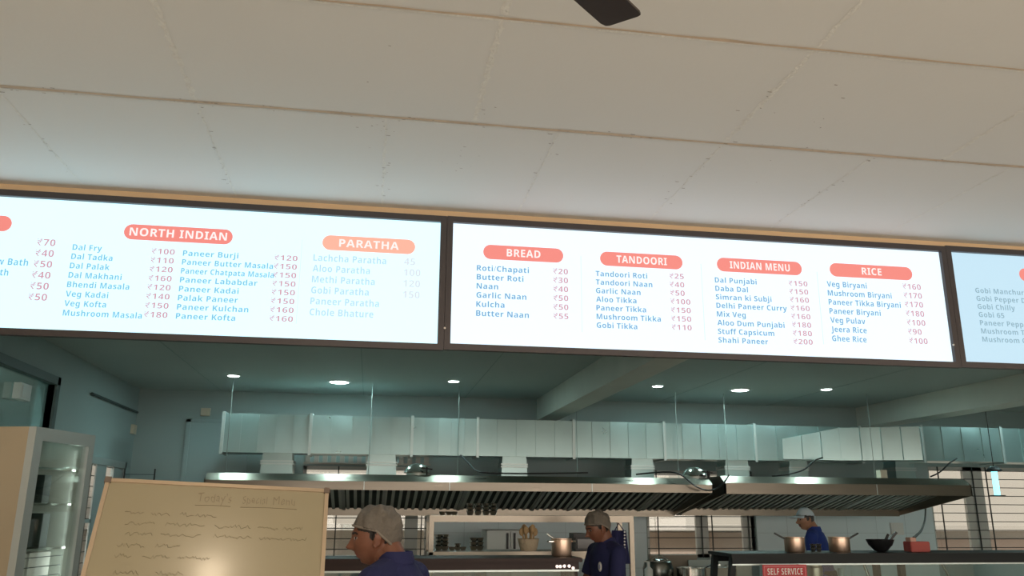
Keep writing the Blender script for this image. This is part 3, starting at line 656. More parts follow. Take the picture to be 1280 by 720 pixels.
# ------------------------------------------------------------------ whiteboard on an easel
TL = Vector((-1.0715, 3.7189, 1.7133)); rv = Vector((.89218, .11315, -.03470)); uv = Vector((-.02743, .48439, .87442)); nrm = rv.cross(uv).normalized()
ru = rv.normalized(); uv = uv.normalized(); HB = .62
t = thing('whiteboard', "whiteboard with faded handwriting leaning back on a stand at the lower left", 'whiteboard', (TL.x+.45, TL.y-.2, 0))
def wp(a, b, n=0): return TL+ru*a-uv*b+nrm*n      # a across, b down, n towards the viewer
def whexa(m, a0, a1, b0, b1, n0, n1): return m.hexa([wp(a0, b0, n0), wp(a1, b0, n0), wp(a1, b1, n0), wp(a0, b1, n0), wp(a0, b0, n1), wp(a1, b0, n1), wp(a1, b1, n1), wp(a0, b1, n1)])
whexa(MB(), .01, .89, .01, HB-.01, -.012, 0).build('writing_surface', WB, t)
m = MB(); whexa(m, 0, .9, 0, .016, -.016, .006); whexa(m, 0, .9, HB-.016, HB, -.016, .006); whexa(m, 0, .016, .016, HB-.016, -.016, .006); whexa(m, .884, .9, .016, HB-.016, -.016, .006); m.build('frame', WBF, t)
m = MB()
for a in (-.004, .879):
    for b in (-.004, HB-.021): whexa(m, a, a+.025, b, b+.025, -.019, .010)
m.build('corner_cap', mat('corner cap', (.16, .12, .09), .5), t)
def wtext(s_, a, b, h, wd, m, bold=-.008):
    mb = MB(); vs, fs, x0, kx, k, sh = text_mesh(mb, s_, 0, 0, h, wd, 'fit', bold)
    mb.add([wp(a+(v.x-x0)*kx, b-v.y*k+.004*math.sin(v.x*9), .0012) for v in vs], fs); return mb
mb = wtext("Today's", .365, .085, .040, .135, INK); mb2 = wtext('Special', .545, .085, .036, .10, INK); mb3 = wtext('Menu', .67, .085, .040, .09, INK)
mb.add(mb2.v, mb2.f); mb.add(mb3.v, mb3.f)
for a0, a1 in ((.36, .50), (.54, .77)): mb.tube([wp(a0, .104, .001), wp((a0+a1)/2, .101, .001), wp(a1, .103, .001)], .0012, 5)
mb.build('heading_lettering', INK, t)
for row, (b, runs) in enumerate(((.15, ((.10, .17), (.20, .27), (.31, .36), (.37, .45))), (.195, ((.11, .22), (.26, .41), (.45, .59), (.62, .70), (.72, .80))), (.24, ((.12, .22), (.25, .40), (.45, .60), (.63, .82))), (.29, ((.10, .20), (.24, .33))), (.335, ((.10, .16), (.20, .30), (.33, .45))), (.40, ((.11, .20), (.26, .36))), (.445, ((.11, .24), (.30, .38), (.62, .82))))):
    m = MB()
    for a0, a1 in runs:
        pts = []; n = int((a1-a0)/.006)
        for i in range(n+1): pts.append(wp(a0+(a1-a0)*i/n, b+random.uniform(-.012, .010)*(1 if i % 2 else -.6), .0012))
        m.tube(pts, .0011, 4)
    m.build('handwriting', INK2 if row else INK, t)
for a in (.08, .82):
    top = wp(a, .02, -.03); bot = Vector((top.x, 0, 0))
    q = wp(a, HB+.02, -.03); e = q-uv*(q.z/uv.z)
    MB().bar(wp(a, .02, -.03), e, .03, .02).build('leg', ALU, t)
top = wp(.45, .03, -.045); MB().bar(top, (top.x+.05, top.y+.55, 0.01), .03, .02).build('leg', ALU, t)
MB().bar(wp(.04, HB+.01, -.02), wp(.86, HB+.01, -.02), .03, .02).build('tray', ALU, t)

# ------------------------------------------------------------------ pass counters
def counter(label, x0, x1, y0, y1, zt, apron, legs, body, knobs=()):
    t = thing('pass_counter', label, 'counter', ((x0+x1)/2, (y0+y1)/2, 0))
    MB().box((x0-.02, y0-.03, zt-.028), (x1+.02, y1+.03, zt)).build('top', body, t, bevel=.004)
    m = MB(); m.box((x0, y0, zt-apron), (x1, y0+.03, zt-.028)); m.box((x0, y1-.03, zt-apron), (x1, y1, zt-.028)); m.build('apron', body, t)
    for x, sl in legs:
        for y in (y0+.02, y1-.05):
            MB().hexa([(x-sl, y, .75), (x-sl+.05, y, .75), (x-sl+.05, y+.05, .75), (x-sl, y+.05, .75), (x, y, zt-.028), (x+.05, y, zt-.028), (x+.05, y+.05, zt-.028), (x, y+.05, zt-.028)]).build('post', body, t)
    MB().box((x0+.03, y0+.005, .80), (x1-.03, y0+.011, zt-apron)).build('glass_front', GLASS, t)
    MB().box((x0+.0, y0+.0, zt-apron-.012), (x1, y0+.012, zt-apron)).build('edge_strip', GALVE, t)
    MB().box((x0-.04, y0-.04, .70), (x1+.04, y1+.04, .75)).build('worktop', STEEL, t)
    MB().box((x0, y0, .0), (x1, y1, .70)).build('base_cabinet', STEEL, t)
    for k_ in knobs:
        MB().lathe([(.009, 0), (.011, .012), (0, .02)], k_, 12, Matrix.Rotation(math.pi/2, 3, 'X').to_3x3()).build('indicator', LED, t)
    return t
c1a = P(403, 697, 5.9); c1b = P(727, 698, 5.9)
Z_C1 = 1.275
counter('dark brown pass counter with glass front below the left steel rack', c1a.x-.5, c1b.x-.02, 5.9, 6.24, Z_C1, .078, [(c1a.x-.45, 0), (c1b.x-.075, 0)], BROWN,
        [P(q, y, 5.895) for q, y in ((696, 708), (700, 708), (705, 707.5), (711, 707.5), (716, 710))])
c2a = P(915, 693, 7.0); Z_C2 = 1.243
counter('long black pass counter behind the red sign', c2a.x, 6.6, 7.0, 7.45, Z_C2, .085, [(c2a.x+.0, .06), (P(1126, 700, 7.0).x, 0), (6.5, 0)], BLACK)

# self service sign
a = P(953, 706, 6.9); b = P(1008, 706, 6.9); w = b.x-a.x; h = .20; ys = 6.9
t = thing('service_sign', 'red SELF SERVICE sign hanging in front of the black pass counter', 'sign', (a.x+w/2, ys, a.z-h))
MB().box((a.x, ys, a.z-h), (b.x, ys+.008, a.z)).build('plate', RED, t)
m = MB(); z1 = a.z-.012; i_ = .012
m.box((a.x+i_, ys-.002, z1-.004), (b.x-i_, ys, z1)); m.box((a.x+i_, ys-.002, a.z-h+.012), (b.x-i_, ys, a.z-h+.016)); m.box((a.x+i_, ys-.002, a.z-h+.012), (a.x+i_+.004, ys, z1)); m.box((b.x-i_-.004, ys-.002, a.z-h+.012), (b.x-i_, ys, z1))
m.build('border', mat('sign pink', (.75, .25, .25), .5), t)
m = MB(); put(m, 'SELF SERVICE', a.x+w/2, a.z-.055, .050, w*.80, 'C', 1e-5, ys-.003, None); m.build('lettering', OFFW, t)
MB().bar((a.x+.03, ys+.005, a.z-.01), (a.x+.03, 6.998, a.z-.005), .008, .008).bar((b.x-.03, ys+.005, a.z-.01), (b.x-.03, 6.998, a.z-.005), .008, .008).build('bracket', ALU, t)

# ------------------------------------------------------------------ pots and small things
def pot(name, label, c, r, h, mb=SHINY, handle='long', hdir=0, group=None, cat='pot', ladle=False):
    c = Vector(c); t = thing(name, label, cat, c, group)
    MB().lathe([(0, .002), (r*.93, 0), (r, .012), (r, h*.8), (r, h-.006), (r*1.05, h-.002), (r*1.05, h+.003), (r*.97, h), (r*.96, h*.5), (r*.9, .01), (0, .008)], c, 32).build('body', mb, t, True)
    d = Vector((math.cos(hdir), math.sin(hdir), 0))
    if handle == 'long':
        MB().bar(c+d*r+Vector((0, 0, h*.88)), c+d*(r*2.1)+Vector((0, 0, h*1.28)), .018, .012).build('handle', BLACKP, t)
    else:
        for s_ in (1, -1):
            pts = [c+d*(s_*r)+Vector((-d.y, d.x, 0))*k_*r*.35+d*(s_*(.03 if abs(k_) < 1 else 0))+Vector((0, 0, h*.86)) for k_ in (-1, -.6, 0, .6, 1)]
            MB().tube(pts, .006, 7).build('handle', SHINY, t)
    if ladle: 
        lt = thing('ladle', label.split(' with')[0].replace('pot', 'ladle in the pot') if 0 else ladle, 'ladle', c+Vector((0, 0, h)))
        MB().tube([c+Vector((-r*.3, 0, h*.55)), c+Vector((-r*.8, .0, h*1.02)), c+Vector((-r*1.5, 0, h*1.3))], .006, 7).build('handle', STEELD, lt)
        MB().ell(c+Vector((-r*.2, 0, h*.55)), (.03, .03, .018)).build('bowl', SHINY, lt, True)
    return t
COPPER = mat('warm steel pot', (.74, .55, .43), .32, metal=.9)
p = P(702, 694, 6.1); pot('saucepan', 'tall steel saucepan at the right end of the brown pass counter', (p.x, 6.1, Z_C1+.001), .072, .118, COPPER, 'side', .2, ladle='dark ladle leaning out of the saucepan on the brown counter')
p = P(994, 690, 7.22); pot('saucepan', 'copper-toned steel pot left of the man in the cap', (p.x, 7.22, Z_C2+.001), .088, .125, COPPER, 'long', math.pi, ladle=None)
p = P(1050, 690, 7.22); pot('saucepan', 'copper-toned steel pot with upturned handle right of the man in the cap', (p.x, 7.22, Z_C2+.001), .092, .125, COPPER, 'long', 0)
# little bowls, nested stacks
BOWLM = mat('bowl steel', (.95, .94, .92), .07, metal=1)
def bowl_mesh(r, h):
    return MB().lathe([(r*.55, 0), (r*.75, h*.25), (r*.95, h*.8), (r, h), (r*1.03, h+.002), (r*.96, h-.002), (r*.7, h*.3), (0, h*.1)], (0, 0, 0), 22).build('steel_bowl', BOWLM, None, True)
YK = 7.55
def bowl(px, base_z, y, r, h, label, grp, proto=[None]):
    p = P(px, 680, y)
    if proto[0] is None or (r, h) not in proto[0]:
        o = bowl_mesh(r, h); proto[0] = proto[0] or {}; proto[0][(r, h)] = o
    else:
        o = proto[0][(r, h)].copy(); COL.objects.link(o)
    o.location = (p.x, y, base_z); tag(o, label, 'bowl', grp)
# steel rack
ra = P(537, 645, 7.4); rb = P(792, 647, 7.4); ZT = 1.545; ZS = 1.245
ZTI, ZSI = ZT+.0015, ZS+.0015
t = thing('steel_rack', 'brushed steel pass-through rack standing behind the brown counter', 'rack', ((ra.x+rb.x)/2, 7.6, 0))
for x in (ra.x+.02, rb.x-.02):
    for y in (7.42, 7.78): MB().box((x-.02, y-.02, 0), (x+.02, y+.02, ZT-.05)).build('post', STEEL, t)
MB().box((ra.x, 7.4, ZT-.055), (rb.x, 7.8, ZT)).build('top_shelf', STEEL, t, bevel=.004)
MB().box((ra.x, 7.4, ZS-.065), (P(700, 690, 7.4).x+.45, 7.8, ZS)).build('middle_shelf', STEEL, t, bevel=.004)
MB().box((ra.x, 7.4, .85), (rb.x, 7.8, .89)).build('lower_shelf', STEEL, t)
wrd = ['lowest', 'second', 'third', 'topmost']
for j, (px, n) in enumerate(((587, 3), (597, 3), (607, 3), (616, 3))):
    for k_ in range(n): bowl(px, ZTI+k_*.032, 7.55, .035, .036, '%s small steel bowl of stack %s on top of the rack' % (wrd[k_], ('one (far left)', 'two from the left', 'three from the left', 'four (far right)')[j]), 'steel bowls stacked on top of the rack')
for j, px in enumerate((552, 560, 567)): bowl(px, ZTI, 7.55, .03, .028, 'small steel bowl alone on the rack top, %s of three' % ('leftmost', 'middle', 'rightmost')[j], 'single steel bowls on top of the rack')
for j, (px, n) in enumerate(((548, 4), (556, 4))):
    for k_ in range(n): bowl(px, ZSI+k_*.032, 7.6, .035, .036, '%s bowl of the %s tall stack on the rack shelf' % (wrd[k_], ('leftmost', 'second')[j]), 'steel bowls in tall stacks on the shelf')
for j, px in enumerate((565, 572, 579)):
    for k_ in range(2 if j == 1 else 1): bowl(px, ZSI+k_*.028, 7.6, .03, .028, '%s bowl of the low group on the rack shelf, %s place' % (('lower', 'upper')[k_], ('left', 'middle', 'right')[j]), 'low steel bowls on the shelf')
for j, px in enumerate((592, 600)):
    for k_ in range(3): bowl(px, ZSI+k_*.034, 7.6, .035, .036, '%s bowl of the %s stack before the white fridge' % (wrd[k_], ('left', 'right')[j]), 'steel bowls stacked before the white fridge')
for j, px in enumerate((1016, 1023)):
    for k_ in range(2): bowl(px, Z_C2+.001+k_*.03, 7.25, .025, .034, '%s tiny steel cup of the %s pair between the copper pots' % (('lower', 'upper')[k_], ('left', 'right')[j]), 'steel cups on the black counter')
# basket of wooden tools on the rack shelf
p = P(661, 694, 7.5)
t = thing('tool_basket', 'straw basket of wooden utensils on the rack shelf', 'basket', (p.x, 7.52, ZSI))
MB().lathe([(.07, 0), (.085, .05), (.095, .10), (.10, .102), (.085, .095), (.065, .01), (0, .008)], (p.x, 7.52, ZSI), 20).build('body', mat('pale straw', (.55, .45, .32), .8, bump=.8, bscale=60), t, True)
for i in range(6):
    a_ = i*1.05; tp = Vector((p.x+.06*math.cos(a_), 7.52+.05*math.sin(a_), ZS+.16+.015*(i % 3)))
    MB().tube([Vector((p.x+.02*math.cos(a_), 7.52+.02*math.sin(a_), ZS+.02)), tp], .008, 6).ell(tp, (.024, .012, .035)).build('wooden_spoon', WOOD, t, True)
# white fridge at the back seen through the rack
p = P(609, 663, 12.9); q = P(672, 663, 12.9)
t = thing('kitchen_fridge', 'white upright fridge with black handle seen through the steel rack', 'fridge', ((p.x+q.x)/2, 13.2, 0))
MB().box((p.x, 12.93, 0), (q.x, 13.55, p.z)).build('body', WHITEP, t, bevel=.01)
mx = P(638, 670, 12.9).x
for (x0, x1, hx) in ((p.x, mx-.008, mx-.05), (mx+.008, q.x, mx+.06)):
    dd = MB().box((x0, 12.89, .1), (x1, 12.93, p.z-.02)).build('door', WHITEP, t, bevel=.006)
    MB().box((hx-.015, 12.86, 1.02), (hx+.015, 12.89, 1.25)).build('handle', BLACKP, dd)
# black microwave pair behind man
p = P(703, 686, 7.6); q = P(742, 672, 7.6)
p0 = P(718, 687, 7.55); p1 = P(748, 672, 7.55)
t = thing('microwave_oven', 'black microwave oven on the rack shelf behind the man looking down', 'microwave', ((p0.x+p1.x)/2, 7.6, ZS))
MB().box((p0.x, 7.52, ZS+.0015), (p1.x+.1, 7.78, P(730, 672, 7.52).z)).build('body', BLACKP, t, bevel=.006)
MB().box((p0.x+.02, 7.512, ZS+.02), (p1.x, 7.52, P(730, 674, 7.52).z)).build('door', mat('dark glass', (.01, .012, .015), .1), t)
MB().box((p1.x+.01, 7.505, ZS+.03), (p1.x+.02, 7.52, ZS+.09)).build('handle', STEELD, t)
a = P(702, 675, 7.55); b = P(721, 668, 7.55)
bz = P(730, 672, 7.52).z
tag(MB().box((p0.x-.0, 7.58, bz), (p0.x+.12, 7.75, bz+.035)).box((p0.x+.01, 7.575, bz+.005), (p0.x+.11, 7.58, bz+.03)).build('set_top_box', BLACKP, loc=(p0.x, 7.6, bz)), 'small black box on top of the microwave', 'box')
# navy apron hung on the right post
p = P(774, 663, 7.36); m = MB(); rows = 10; cols = 8; vs = []
hA = P(774, 687, 7.36).z
for i in range(rows+1):
    for j in range(cols+1):
        u_ = j/cols-.5; v_ = i/rows
        vs.append((p.x+u_*(.13+.06*v_), 7.36+.012*math.sin(j*1.7+v_*2)+(.0), p.z+(hA-p.z-.12)*v_))
fr = [(i*(cols+1)+j, i*(cols+1)+j+1, (i+1)*(cols+1)+j+1, (i+1)*(cols+1)+j) for i in range(rows) for j in range(cols)]
m.add(vs, fr); n_ = len(vs); m.add([Vector(v)+Vector((0, .01, 0)) for v in vs], [f_[::-1] for f_ in fr])
ap = tag(m.build('hanging_apron', NAVY, None, True, loc=(p.x, 7.36, p.z)), 'navy apron hanging from the rack by its right post', 'apron')
MB().tube([(p.x-.04, 7.36, p.z), (p.x, 7.37, p.z+.06), (p.x+.04, 7.36, p.z)], .005, 6).build('strap', NAVY, ap)
m = MB()
for i in range(6): m.ell((P(781, 665+i*4, 7.34).x, 7.345, P(781, 665+i*4, 7.34).z), (.008, .004, .008), 8, 6)
m.build('button_dots', OFFW, ap)
# black wok with tools on the black counter
p = P(1103, 690, 7.2); c0 = Vector((p.x, 7.22, Z_C2+.001))
t = thing('black_wok', 'black wok holding dark tools on the black counter', 'wok', c0)
MB().lathe([(.035, 0), (.06, .012), (.10, .06), (.118, .105), (.122, .106), (.10, .055), (.05, .015), (0, .012)], c0, 28).build('body', BLACKP, t, True)
MB().bar(c0+Vector((.09, 0, .09)), c0+Vector((.16, -.02, .17)), .03, .02).build('handle', BLACKP, t)
t = thing('spatula', 'dark spatula standing in the black wok', 'spatula', c0+Vector((.02, 0, .02)))
MB().tube([c0+Vector((0, 0, .02)), c0+Vector((.09, .0, .15))], .012, 8).build('handle', BLACKP, t)
MB().bar(c0+Vector((-.05, 0, .10)), c0+Vector((.01, 0, .03)), .05, .012).build('head', STEELD, t)
# red box with pale top
p = P(1138, 690, 7.2); q = P(1162, 690, 7.2); zt = P(1150, 677, 7.2).z
t = thing('red_box', 'red box with a pale top and black cable on the black counter', 'box', ((p.x+q.x)/2, 7.22, Z_C2))
MB().box((p.x, 7.18, Z_C2), (q.x, 7.30, zt)).build('body', REDB, t, bevel=.006)
MB().box((p.x+.015, 7.20, zt), (p.x+.075, 7.28, zt+.035)).build('plug_top', mat('salmon plastic', (.62, .38, .30), .5), t, bevel=.005)
# things under the black counter seen through the glass
def jar(px, w, h, label, m_, name='steel_canister', cat='canister', y=7.24):
    p = P(px, 715, y); r = w/2/FPX*7.4
    t = thing(name, label, cat, (p.x, y, .751)); MB().lathe([(r*.96, 0.001), (r, .01), (r, h), (r*.9, h+.01), (0, h+.012)], (p.x, y, .75), 24).build('body', m_, t, True)
    MB().lathe([(r*.92, h+.012), (r*.92, h+.03), (0, h+.035)], (p.x, y, .75), 24).build('lid', m_, t, True)
jar(1018, 20, .36, 'tall steel canister behind the red sign under the black counter', COPPER)
jar(1051, 8, .32, 'white slim bottle under the black counter', WHITEP, 'white_bottle', 'bottle')
for i, (px0, px1) in enumerate(((1088, 1094), (1187, 1196))):
    tag(MB().tube([P(px0, 706, 7.03)+Vector((0, .1, 0)), P(px1, 722, 7.03)+Vector((0, .1, 0))], .012, 8).build('steel_rod', SHINY, None, True), 'slanting steel rod under the black counter, %s' % ('nearer the red sign' if i == 0 else 'below the red box side'), 'rod')

# ------------------------------------------------------------------ worktable and cooker behind
xt0 = P(796, 720, 9.0).x; xt1 = P(945, 720, 9.0).x
t = thing('work_table', 'steel work table between the rack and the black counter', 'table', ((xt0+xt1)/2, 9.3, 0))
MB().box((xt0, 9.0, .81), (xt1, 9.7, .85)).build('top', STEEL, t)
for x in (xt0+.04, xt1-.04):
    for y in (9.05, 9.65): MB().box((x-.02, y-.02, 0), (x+.02, y+.02, .81)).build('leg', STEEL, t)
MB().box((xt0+.03, 9.05, .25), (xt1-.03, 9.65, .28)).build('undershelf', STEEL, t)
p = P(848, 700, 9.6); q0 = P(812, 696, 9.66); q1 = P(871, 694, 9.66)
t = thing('range_back', 'brown-grey upright panel on the work table behind the pots', 'panel', ((q0.x+q1.x)/2, 9.68, .85))
MB().box((q0.x, 9.66, .85), (q1.x, 9.69, q1.z)).build('sheet', mat('brown panel', (.30, .25, .20), .5), t)
for x in (q0.x+.05, q1.x-.05): MB().bar((x, 9.695, .85), (x, 9.695, q1.z-.02), .03, .01).build('stay', STEELD, t)
p = P(823, 720, 9.25); rr = .165; hh = P(823, 699, 9.1).z-.85
t = thing('stock_pot', 'dark steel stock pot on the work table beside the brown panel', 'pot', (p.x, 9.25, .85))
MB().lathe([(rr*.9, 0), (rr, .03), (rr*1.02, hh*.55), (rr*.9, hh*.85), (rr*.5, hh*.98), (0, hh)], (p.x, 9.25, .85), 30).build('body', mat('dark pot steel', (.16, .17, .16), .25, metal=.9), t, True)
MB().tube(bez([(p.x-rr*.8, 9.2, .85+hh*.85), (p.x, 9.18, .85+hh*1.12), (p.x+rr*.8, 9.2, .85+hh*.85)], 8), .012, 8).build('handle', SHINY, t, True)
p = P(811, 720, 9.05); zb_ = P(811, 702, 9.05).z
t = thing('soap_bottle', 'white pump bottle in front of the dark stock pot', 'bottle', (p.x, 9.05, .85))
MB().lathe([(.045, 0), (.047, .01), (.045, (zb_-.85)*.6), (.018, (zb_-.85)*.75), (.016, (zb_-.85)*.85)], (p.x, 9.05, .85), 18).build('body', WHITEP, t, True)
MB().lathe([(.018, 0), (.018, (zb_-.85)*.15)], (p.x, 9.05, .85+(zb_-.85)*.85), 12).bar((p.x-.01, 9.05, zb_), (p.x-.05, 9.05, zb_), .014, .012).build('pump', WHITEP, t, True)
p = P(863, 712, 9.2)
pot('frying_pan', 'wide steel pan with lid-like rim beside the dark stock pot', (p.x, 9.2, .851), .16, .13, SHINY, 'long', .3, cat='pan')
p = P(872, 720, 9.3); q = P(925, 703, 9.3)
t = thing('gas_range', 'pale steel gas range with knobs left of the black counter', 'stove', ((p.x+q.x)/2, 9.5, .85))
MB().box((p.x+.12, 9.35, .85), (q.x-.02, 9.60, .97)).build('body', STEEL, t, bevel=.005)
zk = P(895, 700, 9.60).z
MB().box((p.x+.02, 9.60, .97), (q.x-.02, 9.63, zk)).build('backsplash', mat('pale enamel', (.55, .64, .63), .4), t)
for i in range(4):
    k_ = P(888+i*10, 709-(i % 2)*2, 9.60)
    MB().lathe([(.03, 0), (.03, .02), (.02, .03), (0, .032)], k_, 14, Matrix.Rotation(math.pi/2, 3, 'X').to_3x3()).build('knob', SHINY if i % 2 else STEELD, t, True)

# ------------------------------------------------------------------ people
def eval_remesh(mb, vox, smooth=3):
    me = bpy.data.meshes.new('tmp'); me.from_pydata(mb.v, [], mb.f); bm = bmesh.new(); bm.from_mesh(me); bmesh.ops.recalc_face_normals(bm, faces=bm.faces); bm.to_mesh(me); bm.free()
    o = bpy.data.objects.new('tmp', me); COL.objects.link(o)
    r = o.modifiers.new('r', 'REMESH'); r.mode = 'VOXEL'; r.voxel_size = vox
    if smooth: s_ = o.modifiers.new('s', 'SMOOTH'); s_.iterations = smooth; s_.factor = .5
    dg = bpy.context.evaluated_depsgraph_get(); out = bpy.data.meshes.new_from_object(o.evaluated_get(dg))
    bpy.data.objects.remove(o); bpy.data.meshes.remove(me)
    out.shade_smooth(); return out
def g2(a, b): return math.exp(-a*a-b*b)
def head_shape(x, y, z):        # unit direction -> head surface, metres, face towards +y
    p = Vector((x*.0755, y*.096, z*.116))
    if z < 0: p.x *= 1-.26*min(1, -z)**1.3
    if y < 0 and z < -.1: p.y *= 1-.45*min(1, (-z-.1)/.9)          # nape
    if y > 0 and z < -.3: p.y *= 1+.10*(-z-.3)                     # jaw carried forward
    if y > 0: p.y *= 1-.06*(1-abs(x))*max(0, z)                    # forehead slope
    if z > .2 and y < 0: p.y *= 1.05
    if y > 0:
        X, Z = p.x, p.z
        p.y += .026*g2(X/.0115, (Z+.030)/.013)+.017*g2(X/.009, (Z+.012)/.020)+.006*g2(X/.019, (Z+.034)/.008)   # nose
        p.y += .006*g2(X/.045, (Z-.028)/.010)                      # brow
        p.y -= .011*(g2((X-.032)/.015, (Z-.008)/.011)+g2((X+.032)/.015, (Z-.008)/.011))
        p.y += .004*(g2((X-.032)/.010, (Z-.006)/.007)+g2((X+.032)/.010, (Z-.006)/.007))
        p.y += .007*g2(X/.022, (Z+.060)/.006)+.007*g2(X/.020, (Z+.073)/.006)-.003*g2(X/.022, (Z+.0665)/.003)
        p.y += .012*g2(X/.022, (Z+.100)/.013)-.004*g2(X/.02, (Z+.084)/.006)
        p.y += .004*(g2((X-.045)/.018, (Z+.022)/.018)+g2((X+.045)/.018, (Z+.022)/.018))
    return p
def uvgrid(fn, nu=72, nv=52, v0=0, v1=math.pi):
    vs = []; fs = []
    for i in range(nv+1):
        t_ = v0+(v1-v0)*i/nv
        for j in range(nu):
            a_ = 2*math.pi*j/nu; vs.append(fn(math.sin(t_)*math.cos(a_), math.sin(t_)*math.sin(a_), -math.cos(t_)))
    for i in range(nv):
        for j in range(nu): fs.append((i*nu+j, i*nu+(j+1) % nu, (i+1)*nu+(j+1) % nu, (i+1)*nu+j))
    return vs, fs
def hemz(y): return .028+.34*y if y > -.008 else max(-.056, .0253+1.15*(y+.008))
def person(label, loc, yaw, sc, lean, hyaw, hpitch, hfwd, arms, shirt, skin, gear, hair, apron=None, hz=0):
    t = thing('person', label, 'person', loc); t.rotation_euler = (0, 0, yaw); t.scale = (sc, sc, sc)
    cl, sl = math.cos(lean), math.sin(lean)
    def U(p): x, y, z = p; return Vector((x, y*cl+(z-.9)*sl, .9+(z-.9)*cl-y*sl))
    hc = U((0, .015, 1.535))+Vector((0, hfwd, hz)); HM = Matrix.Rotation(hyaw, 3, 'Z') @ Matrix.Rotation(-hpitch, 3, 'X')
    def H(p): return hc+HM @ Vector(p)
    b = MB()
    vs, fs = uvgrid(lambda x, y, z: H(head_shape(x, y, z))); b.add(vs, fs)
    for s_ in (1, -1):       # ears
        em = HM @ Matrix.Rotation(s_*math.radians(-18), 3, 'Z') @ Matrix.Rotation(math.radians(-8), 3, 'X')
        b.ell(H((s_*.077, -.010, -.006)), (.009, .019, .033), 14, 10, em); b.ell(H((s_*.081, -.016, .004)), (.008, .020, .022), 14, 10, em)
        b.ell(H((s_*.076, .0, -.034)), (.007, .010, .013), 12, 8, em)
    b.cap(U((0, -.012, 1.37)), .060, H((0, -.030, -.055)), .056); b.cap(U((0, -.03, 1.38)), .058, H((0, -.045, -.02)), .052)
    TR = [(.80, .150, .115, 0), (.88, .165, .118, 0), (1.0, .152, .108, .012), (1.12, .155, .112, .012), (1.25, .168, .112, .0), (1.33, .160, .098, -.008), (1.385, .105, .078, -.014), (1.42, .060, .058, -.014)]
    b.rings([(U((0, yo, z)), rx, ry) for z, rx, ry, yo in TR])
    sh = {}
    for s_ in (1, -1):
        sp = U((s_*.172, -.008, 1.335)); b.cap(U((s_*.07, -.01, 1.365)), .058, sp, .056)
        el, wr = [Vector(v) for v in arms[s_]]; sh[s_] = (sp, el, wr)
        b.cap(sp, .050, el, .039); b.cap(el, .040, wr, .026)
        d = (wr-el).normalized(); side = d.cross(Vector((0, 0, 1))).normalized()*s_; up = side.cross(d).normalized()*s_
        pm = wr+d*.055; b.cap(wr+d*.01, .026, pm+side*.012, .022); b.cap(wr+d*.01, .026, pm-side*.014, .022); b.cap(wr, .026, pm, .024)
        for i, (o_, ln) in enumerate(((.030, .062), (.010, .074), (-.010, .070), (-.029, .055))):
            k0 = pm+side*o_+d*.02; k1 = k0+d*ln*.5-up*.012; k2 = k1+d*ln*.3-up*.028
            b.cap(k0, .0095, k1, .0088, 8); b.cap(k1, .0088, k2, .0075, 8)
        th0 = wr+d*.02+side*.024; th1 = th0+side*.028+d*.03-up*.012; th2 = th1+d*.032-up*.012; b.cap(th0, .012, th1, .0105, 8); b.cap(th1, .0105, th2, .0085, 8)
        b.cap((s_*.085, 0, .86), .088, (s_*.095, .01, .47), .058); b.cap((s_*.095, .01, .47), .056, (s_*.10, -.01, .09), .038); b.cap((s_*.10, -.02, .04), .038, (s_*.115, .12, .028), .026)
    me = eval_remesh(b, .0042, 3); HI = HM.transposed()
    for m_ in (skin, LIP, EYEW, EYEB, hair): me.materials.append(m_)
    for pl in me.polygons:
        q = HI @ (pl.center-hc)
        if q.length > .16 or q.y < -.01: continue
        X, Z = abs(q.x), q.z; i = 0
        if q.y > .05 and X < .023 and -.080 < Z < -.054-.003*(X/.02): i = 1
        e = ((X-.032)/.0135)**2+((Z-.006)/.0058)**2
        if q.y > .05 and e < 1: i = 3 if ((X-.032)/.006)**2+((Z-.006)/.006)**2 < 1 else 2
        if q.y > .05 and .014 < X < .050 and abs(Z-.0265+((X-.03)**2)*8) < .0042: i = 4
        if X > .04 and (((q.y-.010)/.012)**2+((Z-.010)/.020)**2 < 1 or Z > hemz(q.y)-.014): i = 4
        if gear == 'cap' and X < .026 and -.057 < Z < -.046: i = 4
        pl.material_index = i
    bo = bpy.data.objects.new('body', me); COL.objects.link(bo); bo.parent = t
    # shirt
    c_ = MB(); c_.rings([(U((0, yo, z)), rx+.016, ry+.016) for z, rx, ry, yo in [(.80, .16, .122, 0)]+TR[1:6]]+[(U((0, -.014, 1.392)), .115, .086), (U((0, -.016, 1.418)), .074, .070)])
    for s_ in (1, -1):
        sp, el, wr = sh[s_]; c_.cap(U((s_*.07, -.01, 1.362)), .068, sp, .068); e2 = sp+(el-sp)*.80; c_.cone(sp, .066, e2, .064); c_.ell(sp, (.069, .069, .069))
    me = eval_remesh(c_, .0075, 3); me.materials.append(shirt); so = bpy.data.objects.new('shirt', me); COL.objects.link(so); so.parent = t
    # collar
    vs = []; fs = []; n = 32
    nb = U((0, -.022, 1.405)); nt_ = U((0, -.024, 1.455)); ax = (nt_-nb).normalized()
    for (r_, h_) in ((.076, -.005), (.070, .045), (.075, .046), (.083, .005), (.081, -.005)):
        for j in range(n):
            a_ = 2*math.pi*j/n; k_ = Vector((math.cos(a_), math.sin(a_), 0)); h2 = h_*(1-.35*max(0, math.sin(a_)))
            vs.append(nb+Vector((k_.x*r_, k_.y*r_*.95, 0))+ax*(h2-.022*max(0, math.sin(a_))))
    for i in range(5):
        for j in range(n): fs.append((i*n+j, i*n+(j+1) % n, ((i+1) % 5)*n+(j+1) % n, ((i+1) % 5)*n+j))
    co = MB().add(vs, fs).build('collar', shirt, so, True, loc=(0, 0, 0), angle=80)
    # trousers
    c_ = MB(); c_.rings([((0, 0, .78), .165, .125), ((0, 0, .88), .178, .130), ((0, 0, .96), .168, .122)])
